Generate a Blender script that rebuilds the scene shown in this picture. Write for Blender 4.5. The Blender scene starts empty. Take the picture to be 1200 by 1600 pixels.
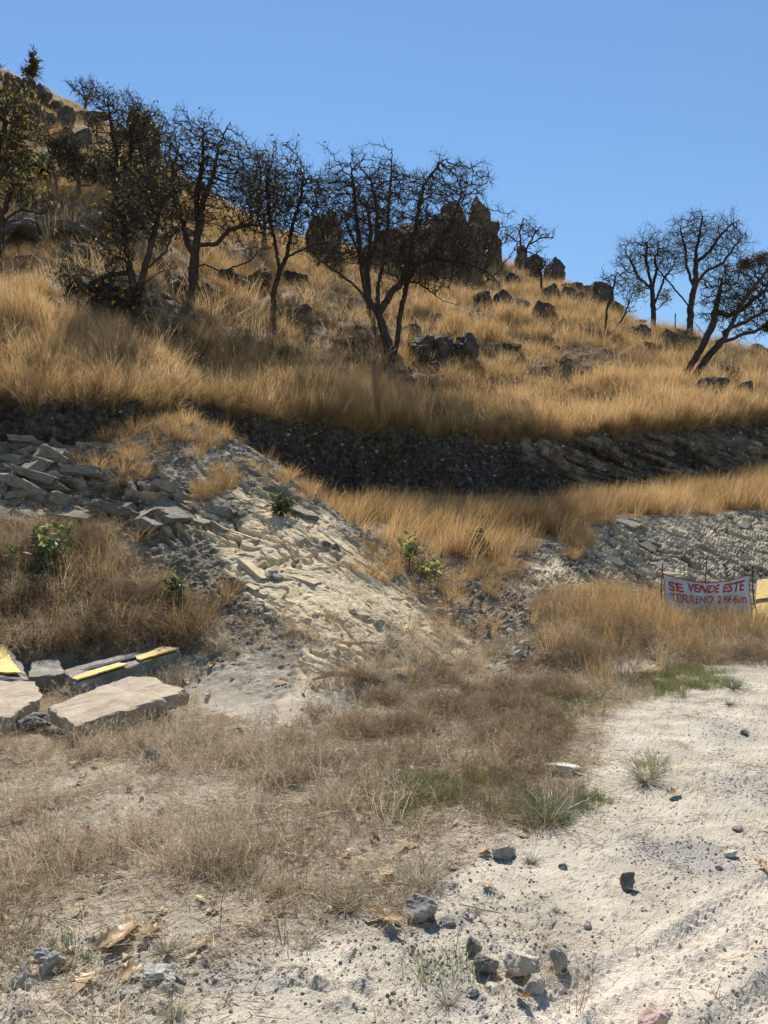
import bpy, math, random, time
import numpy as np
from mathutils import Vector, Matrix, Euler
from mathutils.bvhtree import BVHTree

T0 = time.time()
R = math.radians
random.seed(7)
rng = np.random.RandomState(11)
scene = bpy.context.scene
COL = scene.collection

# ------------------------------------------------------------------ camera, sky, sun, exposure
F = 1209.0                      # focal length in pixels of a 1200 x 1600 picture
PITCH = math.atan(60 / F)       # camera looks slightly uphill
CAM = np.array([0.0, 0.0, 1.6])
cam_d = bpy.data.cameras.new('camera')
cam = bpy.data.objects.new('camera', cam_d)
COL.objects.link(cam)
cam.location = CAM
cam.rotation_euler = (R(90) + PITCH, 0, 0)
cam_d.sensor_fit = 'VERTICAL'
cam_d.sensor_height = 24
cam_d.lens = 24 * F / 1600
cam_d.clip_start = 0.05
cam_d.clip_end = 5000
scene.camera = cam

SUN_EL, SUN_AZ = R(50), R(-7)    # azimuth from +Y towards +X
world = bpy.data.worlds.new('World')
scene.world = world
world.use_nodes = True
wn = world.node_tree.nodes
wl = world.node_tree.links
wn.clear()
w_out = wn.new('ShaderNodeOutputWorld')
w_bg = wn.new('ShaderNodeBackground')
w_sky = wn.new('ShaderNodeTexSky')
w_sky.sky_type = 'NISHITA'
w_sky.sun_disc = False
w_sky.sun_elevation = SUN_EL
w_sky.sun_rotation = SUN_AZ
w_sky.altitude = 800
w_sky.air_density = 1.8
w_sky.dust_density = 0.0
w_sky.ozone_density = 9.0
w_bg.inputs['Strength'].default_value = 0.071
wl.new(w_sky.outputs[0], w_bg.inputs['Color'])
wl.new(w_bg.outputs[0], w_out.inputs['Surface'])

sun_d = bpy.data.lights.new('sun', 'SUN')
sun_d.energy = 5.0
sun_d.angle = R(0.53)
sun_d.color = (1.0, 0.94, 0.85)
sun = bpy.data.objects.new('sun', sun_d)
COL.objects.link(sun)
sdir = Vector((math.sin(SUN_AZ) * math.cos(SUN_EL), math.cos(SUN_AZ) * math.cos(SUN_EL), math.sin(SUN_EL)))
sun.rotation_euler = (-sdir).to_track_quat('-Z', 'Y').to_euler()
sun.location = (0, 0, 60)

scene.view_settings.view_transform = 'Standard'
scene.view_settings.look = 'None'
scene.view_settings.gamma = 1.0
scene.view_settings.use_curve_mapping = False
scene.view_settings.exposure = 0.72
scene.render.engine = 'CYCLES'
scene.cycles.max_bounces = 6
scene.cycles.diffuse_bounces = 3
scene.cycles.transparent_max_bounces = 6
scene.cycles.use_denoising = True


def ray(px, py):
    """direction, scaled so that its world y component is 1"""
    X = (px - 600) / F
    Y = (800 - py) / F
    wy = math.cos(PITCH) - Y * math.sin(PITCH)
    wz = math.sin(PITCH) + Y * math.cos(PITCH)
    return np.array([X / wy, 1.0, wz / wy])


def at(px, py, y):
    return CAM + ray(px, py) * y


def project(P):
    d = P - CAM
    c, s = math.cos(PITCH), math.sin(PITCH)
    depth = d[..., 1] * c + d[..., 2] * s
    up = -d[..., 1] * s + d[..., 2] * c
    depth = np.where(np.abs(depth) < 0.2, 0.2, depth)
    return 600 + F * d[..., 0] / depth, 800 - F * up / depth


# ------------------------------------------------------------------ noise in numpy
def h3(ix, iy, iz, seed=0):
    h = (ix.astype(np.int64) * 374761393 + iy.astype(np.int64) * 668265263 + iz.astype(np.int64) * 2147483647 + seed * 1274126177) & 0xFFFFFFFF
    h = ((h ^ (h >> 13)) * 1274126177) & 0xFFFFFFFF
    h = ((h ^ (h >> 16)) * 2246822519) & 0xFFFFFFFF
    h = h ^ (h >> 15)
    return (h & 0xFFFFFF).astype(np.float32) / 16777216.0


def vnoise(P, seed=0):
    P = np.asarray(P, dtype=np.float32)
    i = np.floor(P).astype(np.int64)
    f = P - i
    u = f * f * f * (f * (f * 6 - 15) + 10)
    r = 0
    for dx in (0, 1):
        wx = u[..., 0] if dx else 1 - u[..., 0]
        for dy in (0, 1):
            wy = u[..., 1] if dy else 1 - u[..., 1]
            for dz in (0, 1):
                wz = u[..., 2] if dz else 1 - u[..., 2]
                r = r + wx * wy * wz * h3(i[..., 0] + dx, i[..., 1] + dy, i[..., 2] + dz, seed)
    return r * 2 - 1


def fbm(P, octs=4, seed=0, lac=2.03, gain=0.5):
    a, s, tot = 1.0, 0, 0
    P = np.asarray(P, dtype=np.float32)
    for o in range(octs):
        s = s + a * vnoise(P + o * 17.3, seed + o)
        tot += a
        a *= gain
        P = P * lac
    return s / tot


def worley(P, seed=0):
    """F1 and a random id of the nearest cell"""
    P = np.asarray(P, dtype=np.float32)
    i = np.floor(P).astype(np.int64)
    f = P - i
    f1 = np.full(P.shape[:-1], 9.0, np.float32)
    cid = np.zeros_like(f1)
    for dx in (-1, 0, 1):
        for dy in (-1, 0, 1):
            for dz in (-1, 0, 1):
                h = ((i[..., 0] + dx) * 374761393 + (i[..., 1] + dy) * 668265263 + (i[..., 2] + dz) * 2147483647 + seed * 1274126177) & 0xFFFFFFFF
                h = ((h ^ (h >> 13)) * 1274126177) & 0xFFFFFFFF
                h = ((h ^ (h >> 16)) * 2246822519) & 0xFFFFFFFF
                h = h ^ (h >> 15)
                q = (dx + (h & 1023).astype(np.float32) / 1024 - f[..., 0]) ** 2
                q += (dy + ((h >> 10) & 1023).astype(np.float32) / 1024 - f[..., 1]) ** 2
                q += (dz + ((h >> 20) & 1023).astype(np.float32) / 1024 - f[..., 2]) ** 2
                near = q < f1
                cid = np.where(near, ((h >> 5) & 1023).astype(np.float32) / 1024, cid)
                f1 = np.where(near, q, f1)
    return np.sqrt(f1), cid


def sstep(a, b, x):
    t = np.clip((x - a) / (b - a), 0, 1)
    return t * t * (3 - 2 * t)


def inpoly(px, py, poly, soft=0.0):
    """1 inside the polygon; a soft border in pixels"""
    n = len(poly)
    inside = np.zeros(px.shape, bool)
    dist = np.full(px.shape, 1e9, np.float32)
    for k in range(n):
        x0, y0 = poly[k]
        x1, y1 = poly[(k + 1) % n]
        cond = ((y0 > py) != (y1 > py))
        xi = (x1 - x0) * (py - y0) / ((y1 - y0) if y1 != y0 else 1e-9) + x0
        inside ^= cond & (px < xi)
        if soft:
            L = (x1 - x0) ** 2 + (y1 - y0) ** 2 + 1e-9
            t = np.clip(((px - x0) * (x1 - x0) + (py - y0) * (y1 - y0)) / L, 0, 1)
            dist = np.minimum(dist, np.hypot(px - x0 - t * (x1 - x0), py - y0 - t * (y1 - y0)))
    if not soft:
        return inside.astype(np.float32)
    sd = np.where(inside, dist, -dist)
    return sstep(-soft, soft, sd).astype(np.float32)


# ------------------------------------------------------------------ scene helpers
def mesh_np(name, V, faces_idx, mat=None, smooth=False):
    """mesh from vertices and faces given as (n,3) or (n,4) integer arrays (list of arrays allowed)"""
    if not isinstance(faces_idx, (list, tuple)):
        faces_idx = [faces_idx]
    faces_idx = [np.asarray(f, np.int32) for f in faces_idx if len(f)]
    me = bpy.data.meshes.new(name)
    V = np.asarray(V, np.float32)
    me.vertices.add(len(V))
    me.vertices.foreach_set('co', V.ravel())
    nl = sum(f.size for f in faces_idx)
    nf = sum(len(f) for f in faces_idx)
    me.loops.add(nl)
    me.polygons.add(nf)
    me.loops.foreach_set('vertex_index', np.concatenate([f.ravel() for f in faces_idx]))
    tot = np.concatenate([np.full(len(f), f.shape[1], np.int32) for f in faces_idx])
    me.polygons.foreach_set('loop_start', np.concatenate([[0], np.cumsum(tot)[:-1]]).astype(np.int32))
    me.update(calc_edges=True)
    if smooth:
        me.polygons.foreach_set('use_smooth', np.ones(nf, bool))
    else:
        me.polygons.foreach_set('use_smooth', np.zeros(nf, bool))
    if mat:
        me.materials.append(mat)
    return me


def fattr(me, name, vals):
    a = me.attributes.new(name, 'FLOAT', 'POINT')
    a.data.foreach_set('value', np.asarray(vals, np.float32).ravel())


def link(name, me, parent=None):
    o = bpy.data.objects.new(name, me)
    COL.objects.link(o)
    if parent:
        o.parent = parent
    return o


def tag(o, label=None, cat=None, group=None, kind=None):
    if label: o['label'] = label
    if cat: o['category'] = cat
    if group: o['group'] = group
    if kind: o['kind'] = kind
    return o


def thing(name, label, cat, loc=(0, 0, 0), rot=(0, 0, 0), group=None):
    o = bpy.data.objects.new(name, None)
    o.empty_display_size = 0.1
    COL.objects.link(o)
    o.location = loc
    o.rotation_euler = rot
    return tag(o, label, cat, group)


# ------------------------------------------------------------------ materials
def new_mat(name):
    m = bpy.data.materials.new(name)
    m.use_nodes = True
    nt = m.node_tree
    nt.nodes.clear()
    out = nt.nodes.new('ShaderNodeOutputMaterial')
    return m, nt, out


class NB:
    """tiny node builder"""
    def __init__(self, nt):
        self.nt = nt

    def n(self, typ, **kw):
        nd = self.nt.nodes.new(typ)
        for k, v in kw.items():
            setattr(nd, k, v)
        return nd

    def l(self, a, b):
        self.nt.links.new(a, b)

    def attr(self, name, typ='GEOMETRY'):
        return self.n('ShaderNodeAttribute', attribute_name=name, attribute_type=typ).outputs['Fac']

    def noise(self, scale, detail=4, rough=0.55, vec=None):
        nd = self.n('ShaderNodeTexNoise')
        nd.inputs['Scale'].default_value = scale
        nd.inputs['Detail'].default_value = detail
        nd.inputs['Roughness'].default_value = rough
        if vec is not None:
            self.l(vec, nd.inputs['Vector'])
        return nd.outputs['Fac']

    def ramp(self, fac, stops):
        nd = self.n('ShaderNodeValToRGB')
        el = nd.color_ramp.elements
        while len(el) < len(stops):
            el.new(0.5)
        for e, (p, c) in zip(el, stops):
            e.position = p
            e.color = (c[0], c[1], c[2], 1)
        self.l(fac, nd.inputs['Fac'])
        return nd.outputs['Color']

    def mix(self, fac, a, b, blend='MIX'):
        nd = self.n('ShaderNodeMix', data_type='RGBA', blend_type=blend)
        for sock, v in ((nd.inputs[0], fac), (nd.inputs[6], a), (nd.inputs[7], b)):
            if isinstance(v, (int, float)):
                sock.default_value = v
            elif isinstance(v, (tuple, list)):
                sock.default_value = (v[0], v[1], v[2], 1)
            else:
                self.l(v, sock)
        return nd.outputs[2]

    def math(self, op, a, b=0.0, clamp=False):
        nd = self.n('ShaderNodeMath', operation=op, use_clamp=clamp)
        for sock, v in ((nd.inputs[0], a), (nd.inputs[1], b)):
            if isinstance(v, (int, float)):
                sock.default_value = v
            else:
                self.l(v, sock)
        return nd.outputs[0]

    def coord(self, kind='Object'):
        return self.n('ShaderNodeTexCoord').outputs[kind]


def finish(nb, out, color, rough=0.9, bump=None, bump_str=0.3, bump_dist=0.01, spec=0.2):
    b = nb.n('ShaderNodeBsdfPrincipled')
    if isinstance(color, (tuple, list)):
        b.inputs['Base Color'].default_value = (*color, 1)
    else:
        nb.l(color, b.inputs['Base Color'])
    b.inputs['Roughness'].default_value = rough
    b.inputs['Specular IOR Level'].default_value = spec
    if bump is not None:
        bp = nb.n('ShaderNodeBump')
        bp.inputs['Strength'].default_value = bump_str
        bp.inputs['Distance'].default_value = bump_dist
        nb.l(bump, bp.inputs['Height'])
        nb.l(bp.outputs[0], b.inputs['Normal'])
    nb.l(b.outputs[0], out.inputs['Surface'])
    return b


def mat_foliage(name, stops, transl=0.45, src='INSTANCER', gloss=0.0):
    """thin blades and leaves: diffuse plus light let through; colour picked by a 0..1 tint"""
    m, nt, out = new_mat(name)
    nb = NB(nt)
    fac = nb.attr('tint', src)
    v = nb.attr('vary')                    # per-blade variation stored in the mesh
    f2 = nb.math('ADD', fac, nb.math('MULTIPLY', nb.math('SUBTRACT', v, 0.5), 0.45), True)
    colr = nb.ramp(f2, stops)
    d = nb.n('ShaderNodeBsdfDiffuse')
    t = nb.n('ShaderNodeBsdfTranslucent')
    nb.l(colr, d.inputs['Color'])
    nb.l(colr, t.inputs['Color'])
    mx = nb.n('ShaderNodeMixShader')
    mx.inputs[0].default_value = transl
    nb.l(d.outputs[0], mx.inputs[1])
    nb.l(t.outputs[0], mx.inputs[2])
    res = mx.outputs[0]
    if gloss:
        g = nb.n('ShaderNodeBsdfGlossy')
        g.inputs['Roughness'].default_value = 0.42
        g.inputs['Color'].default_value = (0.9, 0.92, 0.95, 1)
        m2 = nb.n('ShaderNodeMixShader')
        m2.inputs[0].default_value = gloss
        nb.l(res, m2.inputs[1])
        nb.l(g.outputs[0], m2.inputs[2])
        res = m2.outputs[0]
    nb.l(res, out.inputs['Surface'])
    return m


def mat_terrain():
    m, nt, out = new_mat('terrain')
    nb = NB(nt)
    co = nb.coord('Object')
    sand = nb.ramp(nb.noise(2.2, 6, 0.65, co), [(0.3, (0.33, 0.29, 0.225)), (0.5, (0.45, 0.40, 0.315)), (0.7, (0.56, 0.505, 0.405))])
    speck = nb.noise(120, 3, 0.65, co)
    patchy = nb.ramp(nb.noise(1.7, 5, 0.6, co), [(0.36, (0.25,) * 3), (0.60, (0.95,) * 3)])
    sand = nb.mix(nb.math('MULTIPLY', nb.math('GREATER_THAN', speck, 0.56), patchy), sand, (0.23, 0.215, 0.195))
    road_tint = nb.ramp(nb.noise(3.1, 5, 0.6, co), [(0.35, (0.50, 0.435, 0.345)), (0.65, (0.56, 0.495, 0.405))])
    sand = nb.mix(nb.attr('m_track'), sand, road_tint)
    gravel = nb.ramp(nb.noise(60, 4, 0.7, co), [(0.3, (0.10, 0.10, 0.105)), (0.5, (0.30, 0.28, 0.26)), (0.7, (0.50, 0.46, 0.40))])
    sand = nb.mix(nb.attr('m_gravel'), sand, gravel)
    tone = nb.attr('m_tone')
    yel = nb.ramp(nb.noise(3.2, 10, 0.72, co), [(0.27, (0.30, 0.225, 0.135)), (0.43, (0.54, 0.425, 0.265)), (0.6, (0.66, 0.54, 0.355)), (0.8, (0.73, 0.63, 0.46))])
    gry = nb.ramp(nb.noise(2.6, 12, 0.75, co), [(0.30, (0.055, 0.05, 0.044)), (0.46, (0.15, 0.136, 0.114)), (0.58, (0.30, 0.272, 0.222)), (0.76, (0.50, 0.455, 0.37))])
    gry = nb.mix(nb.attr('m_streak'), gry, (0.56, 0.46, 0.315))
    gry = nb.mix(0.7, gry, nb.ramp(tone, [(0.0, (0.5, 0.5, 0.5)), (1.0, (1.25, 1.2, 1.1))]), 'MULTIPLY')
    soil = nb.ramp(nb.noise(7, 8, 0.7, co), [(0.32, (0.022, 0.018, 0.015)), (0.50, (0.066, 0.054, 0.043)), (0.64, (0.15, 0.125, 0.098)), (0.78, (0.32, 0.28, 0.22))])
    hil = nb.ramp(nb.noise(3.5, 8, 0.72, co), [(0.3, (0.06, 0.042, 0.026)), (0.5, (0.17, 0.122, 0.075)), (0.7, (0.32, 0.245, 0.155))])
    lit = nb.ramp(nb.noise(14, 6, 0.7, co), [(0.3, (0.085, 0.063, 0.042)), (0.5, (0.21, 0.163, 0.108)), (0.7, (0.40, 0.33, 0.23))])
    rub = nb.ramp(nb.noise(4, 10, 0.74, co), [(0.32, (0.07, 0.057, 0.043)), (0.5, (0.20, 0.168, 0.125)), (0.68, (0.42, 0.365, 0.28))])
    rub = nb.mix(0.8, rub, nb.ramp(tone, [(0.0, (0.45, 0.45, 0.47)), (1.0, (1.3, 1.25, 1.15))]), 'MULTIPLY')
    c = nb.mix(nb.attr('m_rubble'), sand, rub)
    c = nb.mix(nb.attr('m_grey'), c, gry)
    c = nb.mix(nb.attr('m_yellow'), c, yel)
    c = nb.mix(nb.attr('m_soil'), c, soil)
    c = nb.mix(nb.attr('m_litter'), c, lit)
    c = nb.mix(nb.attr('m_hill'), c, hil)
    h = nb.math('ADD', nb.noise(35, 8, 0.7, co), nb.math('MULTIPLY', nb.noise(140, 3, 0.6, co), 0.4))
    finish(nb, out, c, 0.95, h, 0.55, 0.03, 0.15)
    return m


def mat_rock(name, stops, scale=3.0, bump=0.5, objvar=0.5):
    m, nt, out = new_mat(name)
    nb = NB(nt)
    co = nb.coord('Object')
    oi = nb.n('ShaderNodeObjectInfo')
    nz = nb.noise(scale, 9, 0.7, co)
    c = nb.ramp(nz, stops)
    k = nb.ramp(oi.outputs['Random'], [(0, (1 - objvar * .5,) * 3), (1, (1 + objvar * .5,) * 3)])
    c = nb.mix(1.0, c, k, 'MULTIPLY')
    spots = nb.math('GREATER_THAN', nb.noise(scale * 6, 3, 0.6, co), 0.64)
    c = nb.mix(nb.math('MULTIPLY', spots, 0.35), c, (0.5, 0.48, 0.44))
    h = nb.math('ADD', nb.noise(scale * 4, 8, 0.72, co), nb.math('MULTIPLY', nb.noise(scale * 22, 3, 0.6, co), 0.3))
    finish(nb, out, c, 0.93, h, bump, 0.04, 0.15)
    return m


M = {}
M['terrain'] = mat_terrain()
M['boulder'] = mat_rock('hill_rock', [(0.3, (0.025, 0.021, 0.017)), (0.5, (0.075, 0.063, 0.05)), (0.72, (0.17, 0.145, 0.115))], 1.6, .9)
M['crag'] = mat_rock('crag_rock', [(0.3, (0.05, 0.038, 0.027)), (0.5, (0.13, 0.10, 0.07)), (0.7, (0.22, 0.175, 0.12))], 1.2, 0.9, 0.3)
M['grey_stone'] = mat_rock('grey_stone', [(0.3, (0.15, 0.14, 0.125)), (0.5, (0.31, 0.295, 0.265)), (0.7, (0.48, 0.455, 0.41))], 9, 0.45, 0.3)
M['dark_stone'] = mat_rock('dark_stone', [(0.3, (0.08, 0.073, 0.066)), (0.5, (0.18, 0.168, 0.15)), (0.7, (0.33, 0.31, 0.28))], 11, 0.5, 0.3)
M['pale_stone'] = mat_rock('pale_stone', [(0.3, (0.34, 0.30, 0.24)), (0.5, (0.47, 0.42, 0.345)), (0.7, (0.58, 0.53, 0.45))], 7, 0.4, 0.2)
M['pink_stone'] = mat_rock('pink_stone', [(0.3, (0.34, 0.22, 0.19)), (0.5, (0.47, 0.33, 0.29)), (0.7, (0.55, 0.42, 0.37))], 8, 0.3, 0.1)
M['ledge'] = mat_rock('ledge_rock', [(0.3, (0.13, 0.112, 0.086)), (0.5, (0.29, 0.255, 0.20)), (0.7, (0.46, 0.41, 0.325))], 5.0, 0.9, 0.4)
M['rubble'] = mat_rock('rubble_stone', [(0.3, (0.16, 0.145, 0.125)), (0.5, (0.31, 0.285, 0.24)), (0.7, (0.47, 0.43, 0.36))], 9.0, 0.4, 0.9)
M['gold'] = mat_foliage('golden_grass', [(0.0, (0.16, 0.115, 0.07)), (0.35, (0.37, 0.245, 0.115)), (0.65, (0.60, 0.39, 0.17)), (1.0, (0.72, 0.55, 0.33))], 0.5)
M['brown'] = mat_foliage('brown_weeds', [(0.0, (0.12, 0.084, 0.052)), (0.4, (0.28, 0.205, 0.128)), (0.7, (0.44, 0.335, 0.21)), (1.0, (0.64, 0.52, 0.35))], 0.35)
M['fine'] = mat_foliage('fine_dry_grass', [(0.0, (0.15, 0.112, 0.075)), (0.35, (0.34, 0.265, 0.18)), (0.7, (0.53, 0.43, 0.30)), (1.0, (0.74, 0.63, 0.46))], 0.4)
M['green'] = mat_foliage('green_grass', [(0.0, (0.07, 0.10, 0.04)), (0.4, (0.13, 0.165, 0.06)), (0.7, (0.24, 0.235, 0.10)), (1.0, (0.42, 0.36, 0.18))], 0.4)
M['pale'] = mat_foliage('pale_brush', [(0.0, (0.30, 0.25, 0.20)), (0.5, (0.48, 0.42, 0.36)), (1.0, (0.66, 0.60, 0.53))], 0.4)
M['spiky'] = mat_foliage('spiky_leaf', [(0.0, (0.06, 0.075, 0.045)), (0.4, (0.13, 0.15, 0.09)), (0.7, (0.24, 0.24, 0.16)), (1.0, (0.42, 0.37, 0.27))], 0.25, 'GEOMETRY', 0.06)
M['leaf'] = mat_foliage('shrub_leaf', [(0.0, (0.03, 0.045, 0.022)), (0.4, (0.075, 0.10, 0.04)), (0.7, (0.17, 0.20, 0.075)), (1.0, (0.36, 0.36, 0.13))], 0.5, 'GEOMETRY', 0.035)
M['tree_leaf'] = mat_foliage('tree_leaf', [(0.0, (0.06, 0.045, 0.028)), (0.4, (0.10, 0.085, 0.04)), (0.65, (0.17, 0.165, 0.06)), (0.85, (0.42, 0.30, 0.05)), (1.0, (0.60, 0.38, 0.06))], 0.45, 'GEOMETRY', 0.02)
M['dry_leaf'] = mat_foliage('dry_leaf', [(0.0, (0.16, 0.085, 0.045)), (0.35, (0.32, 0.205, 0.11)), (0.7, (0.46, 0.325, 0.185)), (1.0, (0.58, 0.45, 0.29))], 0.3, 'OBJECT', 0.02)


def mat_bark():
    m, nt, out = new_mat('bark')
    nb = NB(nt)
    co = nb.coord('Object')
    c = nb.ramp(nb.noise(5, 7, 0.7, co), [(0.3, (0.028, 0.022, 0.018)), (0.55, (0.065, 0.052, 0.043)), (0.78, (0.14, 0.12, 0.10))])
    finish(nb, out, c, 0.95, nb.noise(18, 6, 0.7, co), 0.6, 0.04, 0.1)
    return m


M['bark'] = mat_bark()


def simple(name, stops, scale=8, rough=0.85, bump=0.3, bscale=40, spec=0.2, bdist=0.01):
    m, nt, out = new_mat(name)
    nb = NB(nt)
    co = nb.coord('Object')
    c = nb.ramp(nb.noise(scale, 7, 0.65, co), stops)
    finish(nb, out, c, rough, nb.noise(bscale, 6, 0.65, co), bump, bdist, spec)
    return m


M['concrete'] = simple('slab_concrete', [(0.28, (0.22, 0.17, 0.12)), (0.45, (0.35, 0.285, 0.205)), (0.6, (0.42, 0.35, 0.26)), (0.78, (0.50, 0.43, 0.33))], 4, 0.95, 0.7, 26, 0.1, 0.02)
M['grey_concrete'] = simple('grey_concrete', [(0.3, (0.16, 0.14, 0.115)), (0.5, (0.27, 0.24, 0.205)), (0.7, (0.39, 0.365, 0.32))], 6, 0.95, 0.7, 30, 0.1, 0.02)
M['yellow'] = simple('yellow_paint', [(0.34, (0.33, 0.28, 0.20)), (0.42, (0.56, 0.39, 0.12)), (0.6, (0.66, 0.46, 0.14)), (0.75, (0.68, 0.54, 0.28))], 11, 0.7, 0.35, 60, 0.25, 0.006)
M['tar'] = simple('tar', [(0.3, (0.012, 0.012, 0.013)), (0.55, (0.035, 0.035, 0.037)), (0.75, (0.13, 0.13, 0.13))], 14, 0.8, 0.9, 35, 0.3, 0.02)
M['cloth'] = simple('banner_cloth', [(0.3, (0.40, 0.385, 0.36)), (0.5, (0.58, 0.575, 0.57)), (0.75, (0.68, 0.68, 0.68))], 4, 0.6, 0.1, 20, 0.3, 0.01)
M['red'] = simple('red_print', [(0.3, (0.33, 0.03, 0.035)), (0.55, (0.46, 0.06, 0.065)), (0.75, (0.56, 0.26, 0.26))], 16, 0.6, 0.05)
M['black'] = simple('black_print', [(0.3, (0.02, 0.02, 0.022)), (0.7, (0.05, 0.05, 0.055))], 12, 0.6, 0.05)
M['rust'] = simple('rusty_steel', [(0.3, (0.035, 0.022, 0.017)), (0.6, (0.085, 0.05, 0.035)), (0.8, (0.13, 0.08, 0.055))], 20, 0.8, 0.3)
print('materials', time.time() - T0)

# ------------------------------------------------------------------ terrain: profiles along the slope, written as (picture row, distance)
#        A toe      M low face    B face       C crest      D hollow     E wall foot  F wall top   I ridge
PROF = {
    -700: [(1070, 9.2), (960, 10.6), (800, 12.6), (705, 14.6), (700, 14.8), (690, 15.0), (625, 15.3), (-60, 100)],
    -250: [(1075, 9.0), (980, 10.2), (790, 12.9), (692, 15.2), (691, 15.3), (690, 15.4), (632, 15.7), (20, 95)],
    0:    [(1080, 8.9), (985, 10.0), (785, 13.0), (692, 15.4), (691, 15.5), (690, 15.6), (636, 15.9), (108, 90)],
    150:  [(1075, 9.0), (950, 10.4), (785, 13.2), (700, 15.6), (698, 15.7), (696, 15.9), (632, 16.3), (178, 84)],
    230:  [(1080, 8.8), (950, 10.4), (790, 13.1), (672, 16.2), (672, 16.5), (672, 16.9), (628, 17.2), (240, 76)],
    300:  [(1100, 8.1), (950, 10.4), (800, 12.9), (655, 16.8), (676, 18.0), (690, 19.4), (634, 19.9), (290, 66)],
    360:  [(1120, 7.5), (960, 10.0), (815, 12.4), (680, 16.2), (740, 18.0), (735, 20.6), (640, 21.1), (332, 62)],
    420:  [(1130, 7.2), (965, 9.7), (830, 12.0), (712, 15.6), (790, 18.0), (765, 21.8), (648, 22.3), (350, 60)],
    520:  [(1120, 7.4), (975, 9.5), (870, 11.4), (796, 14.0), (830, 17.0), (779, 23.2), (661, 23.8), (376, 60)],
    580:  [(1100, 8.1), (1000, 9.6), (905, 11.3), (846, 13.4), (840, 16.6), (777, 24.0), (666, 24.6), (388, 62)],
    640:  [(1080, 8.8), (1020, 9.7), (950, 11.0), (895, 13.0), (852, 16.4), (776, 24.6), (669, 25.2), (398, 65)],
    700:  [(1065, 9.4), (1035, 10.0), (990, 11.2), (945, 12.8), (862, 16.6), (775, 25.0), (673, 25.6), (402, 66)],
    760:  [(1060, 9.7), (1038, 10.3), (1008, 11.2), (985, 12.2), (868, 17.0), (774, 25.4), (679, 26.0), (405, 66)],
    860:  [(1055, 9.9), (1030, 10.7), (995, 12.2), (945, 14.2), (846, 18.6), (776, 26.0), (683, 26.6), (424, 62)],
    930:  [(1052, 10.1), (1012, 11.6), (970, 14.2), (912, 17.2), (815, 20.8), (774, 26.8), (676, 27.4), (462, 54)],
    1000: [(1050, 10.2), (1006, 12.0), (968, 15.0), (905, 18.5), (806, 21.4), (770, 27.2), (666, 28.0), (510, 50)],
    1100: [(1047, 10.4), (1008, 12.1), (972, 15.3), (905, 18.7), (804, 21.8), (764, 28.0), (662, 29.0), (526, 50)],
    1200: [(1044, 10.5), (1010, 12.2), (975, 15.5), (905, 18.9), (794, 22.2), (744, 28.6), (658, 29.6), (558, 50)],
    1400: [(1042, 10.6), (1012, 12.2), (978, 15.5), (905, 19.2), (790, 23.0), (738, 30.0), (654, 31.0), (630, 48)],
    1900: [(1040, 10.8), (1012, 12.4), (980, 15.5), (905, 19.6), (790, 24.0), (738, 31.0), (660, 32.0), (700, 46)],
}
S = np.concatenate([np.linspace(-700, -330, 22, endpoint=False), np.linspace(-330, -40, 70, endpoint=False), np.linspace(-40, 1240, 530, endpoint=False), np.linspace(1240, 1500, 60, endpoint=False), np.linspace(1500, 1900, 22)])
pk = np.array(sorted(PROF))
NODE = []
for k in range(8):
    yy = np.array([PROF[p][k][1] for p in pk])
    zz = np.array([(CAM + ray(p, PROF[p][k][0]) * PROF[p][k][1])[2] for p in pk])
    fine = np.arange(-900, 2100, 4.0)
    ker = np.exp(-0.5 * (np.arange(-15, 16) / 5.0) ** 2)
    ker /= ker.sum()
    fy = np.convolve(np.pad(np.interp(fine, pk, yy), 15, mode='edge'), ker, 'valid')
    fz = np.convolve(np.pad(np.interp(fine, pk, zz), 15, mode='edge'), ker, 'valid')
    NODE.append((np.interp(S, fine, fy), np.interp(S, fine, fz)))
# waviness of the wall edge
rag = 0.5 * vnoise(np.stack([S / 7, S * 0, S * 0], -1), 7)
wv = 0.45 * vnoise(np.stack([S / 60, S * 0, S * 0], -1), 5) + 0.15 * vnoise(np.stack([S / 17, S * 0, S * 0], -1), 6)
yF, zF = NODE[6]
yI, zI = NODE[7]
NODE[6] = (yF + wv * 0.9, zF + wv * 0.32 + rag * .45)
NODE[5] = (NODE[5][0] + wv * 0.8, NODE[5][1])
G = (yF + (yI - yF) * 0.22, zF + (zI - zF) * 0.20)
H = (yF + (yI - yF) * 0.58, zF + (zI - zF) * 0.585)
z0 = np.zeros_like(S)
nodes = [(z0 - 6, z0), (z0 + 2.2, z0)] + NODE[:7] + [G, H, (yI, zI), (yI + 14, zI - 2.5), (yI + 70, zI - 28)]
ROWS = [10, 250, 120, 130, 150, 60, 60, 110, 55, 70, 50, 8, 6]
tt, seg_of = [], []
for k, n in enumerate(ROWS):
    if k == 1:          # rows of the flat ground even in the picture, not in distance
        a = 1.0 / np.linspace(1 / 2.2, 1 / 9.0, n, endpoint=False)
        tt.append(k + (a - 2.2) / (9.0 - 2.2))
    else:
        tt.append(k + np.linspace(0, 1, n, endpoint=False))
    seg_of += [k] * n
tt = np.concatenate(tt + [[len(ROWS)]])
seg_of.append(len(ROWS) - 1)
seg_of = np.array(seg_of)
NR, NS = len(tt), len(S)
Yn = np.stack([n[0] for n in nodes])
Zn = np.stack([n[1] for n in nodes])
i0 = np.minimum(tt.astype(int), len(ROWS) - 1)
fr = (tt - i0)[:, None]
BY = Yn[i0] * (1 - fr) + Yn[i0 + 1] * fr
BZ = Zn[i0] * (1 - fr) + Zn[i0 + 1] * fr


def smooth_rows(A, n):
    for _ in range(n):
        B = A.copy()
        B[1:-1] = 0.25 * A[:-2] + 0.5 * A[1:-1] + 0.25 * A[2:]
        A = B
    return A


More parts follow.
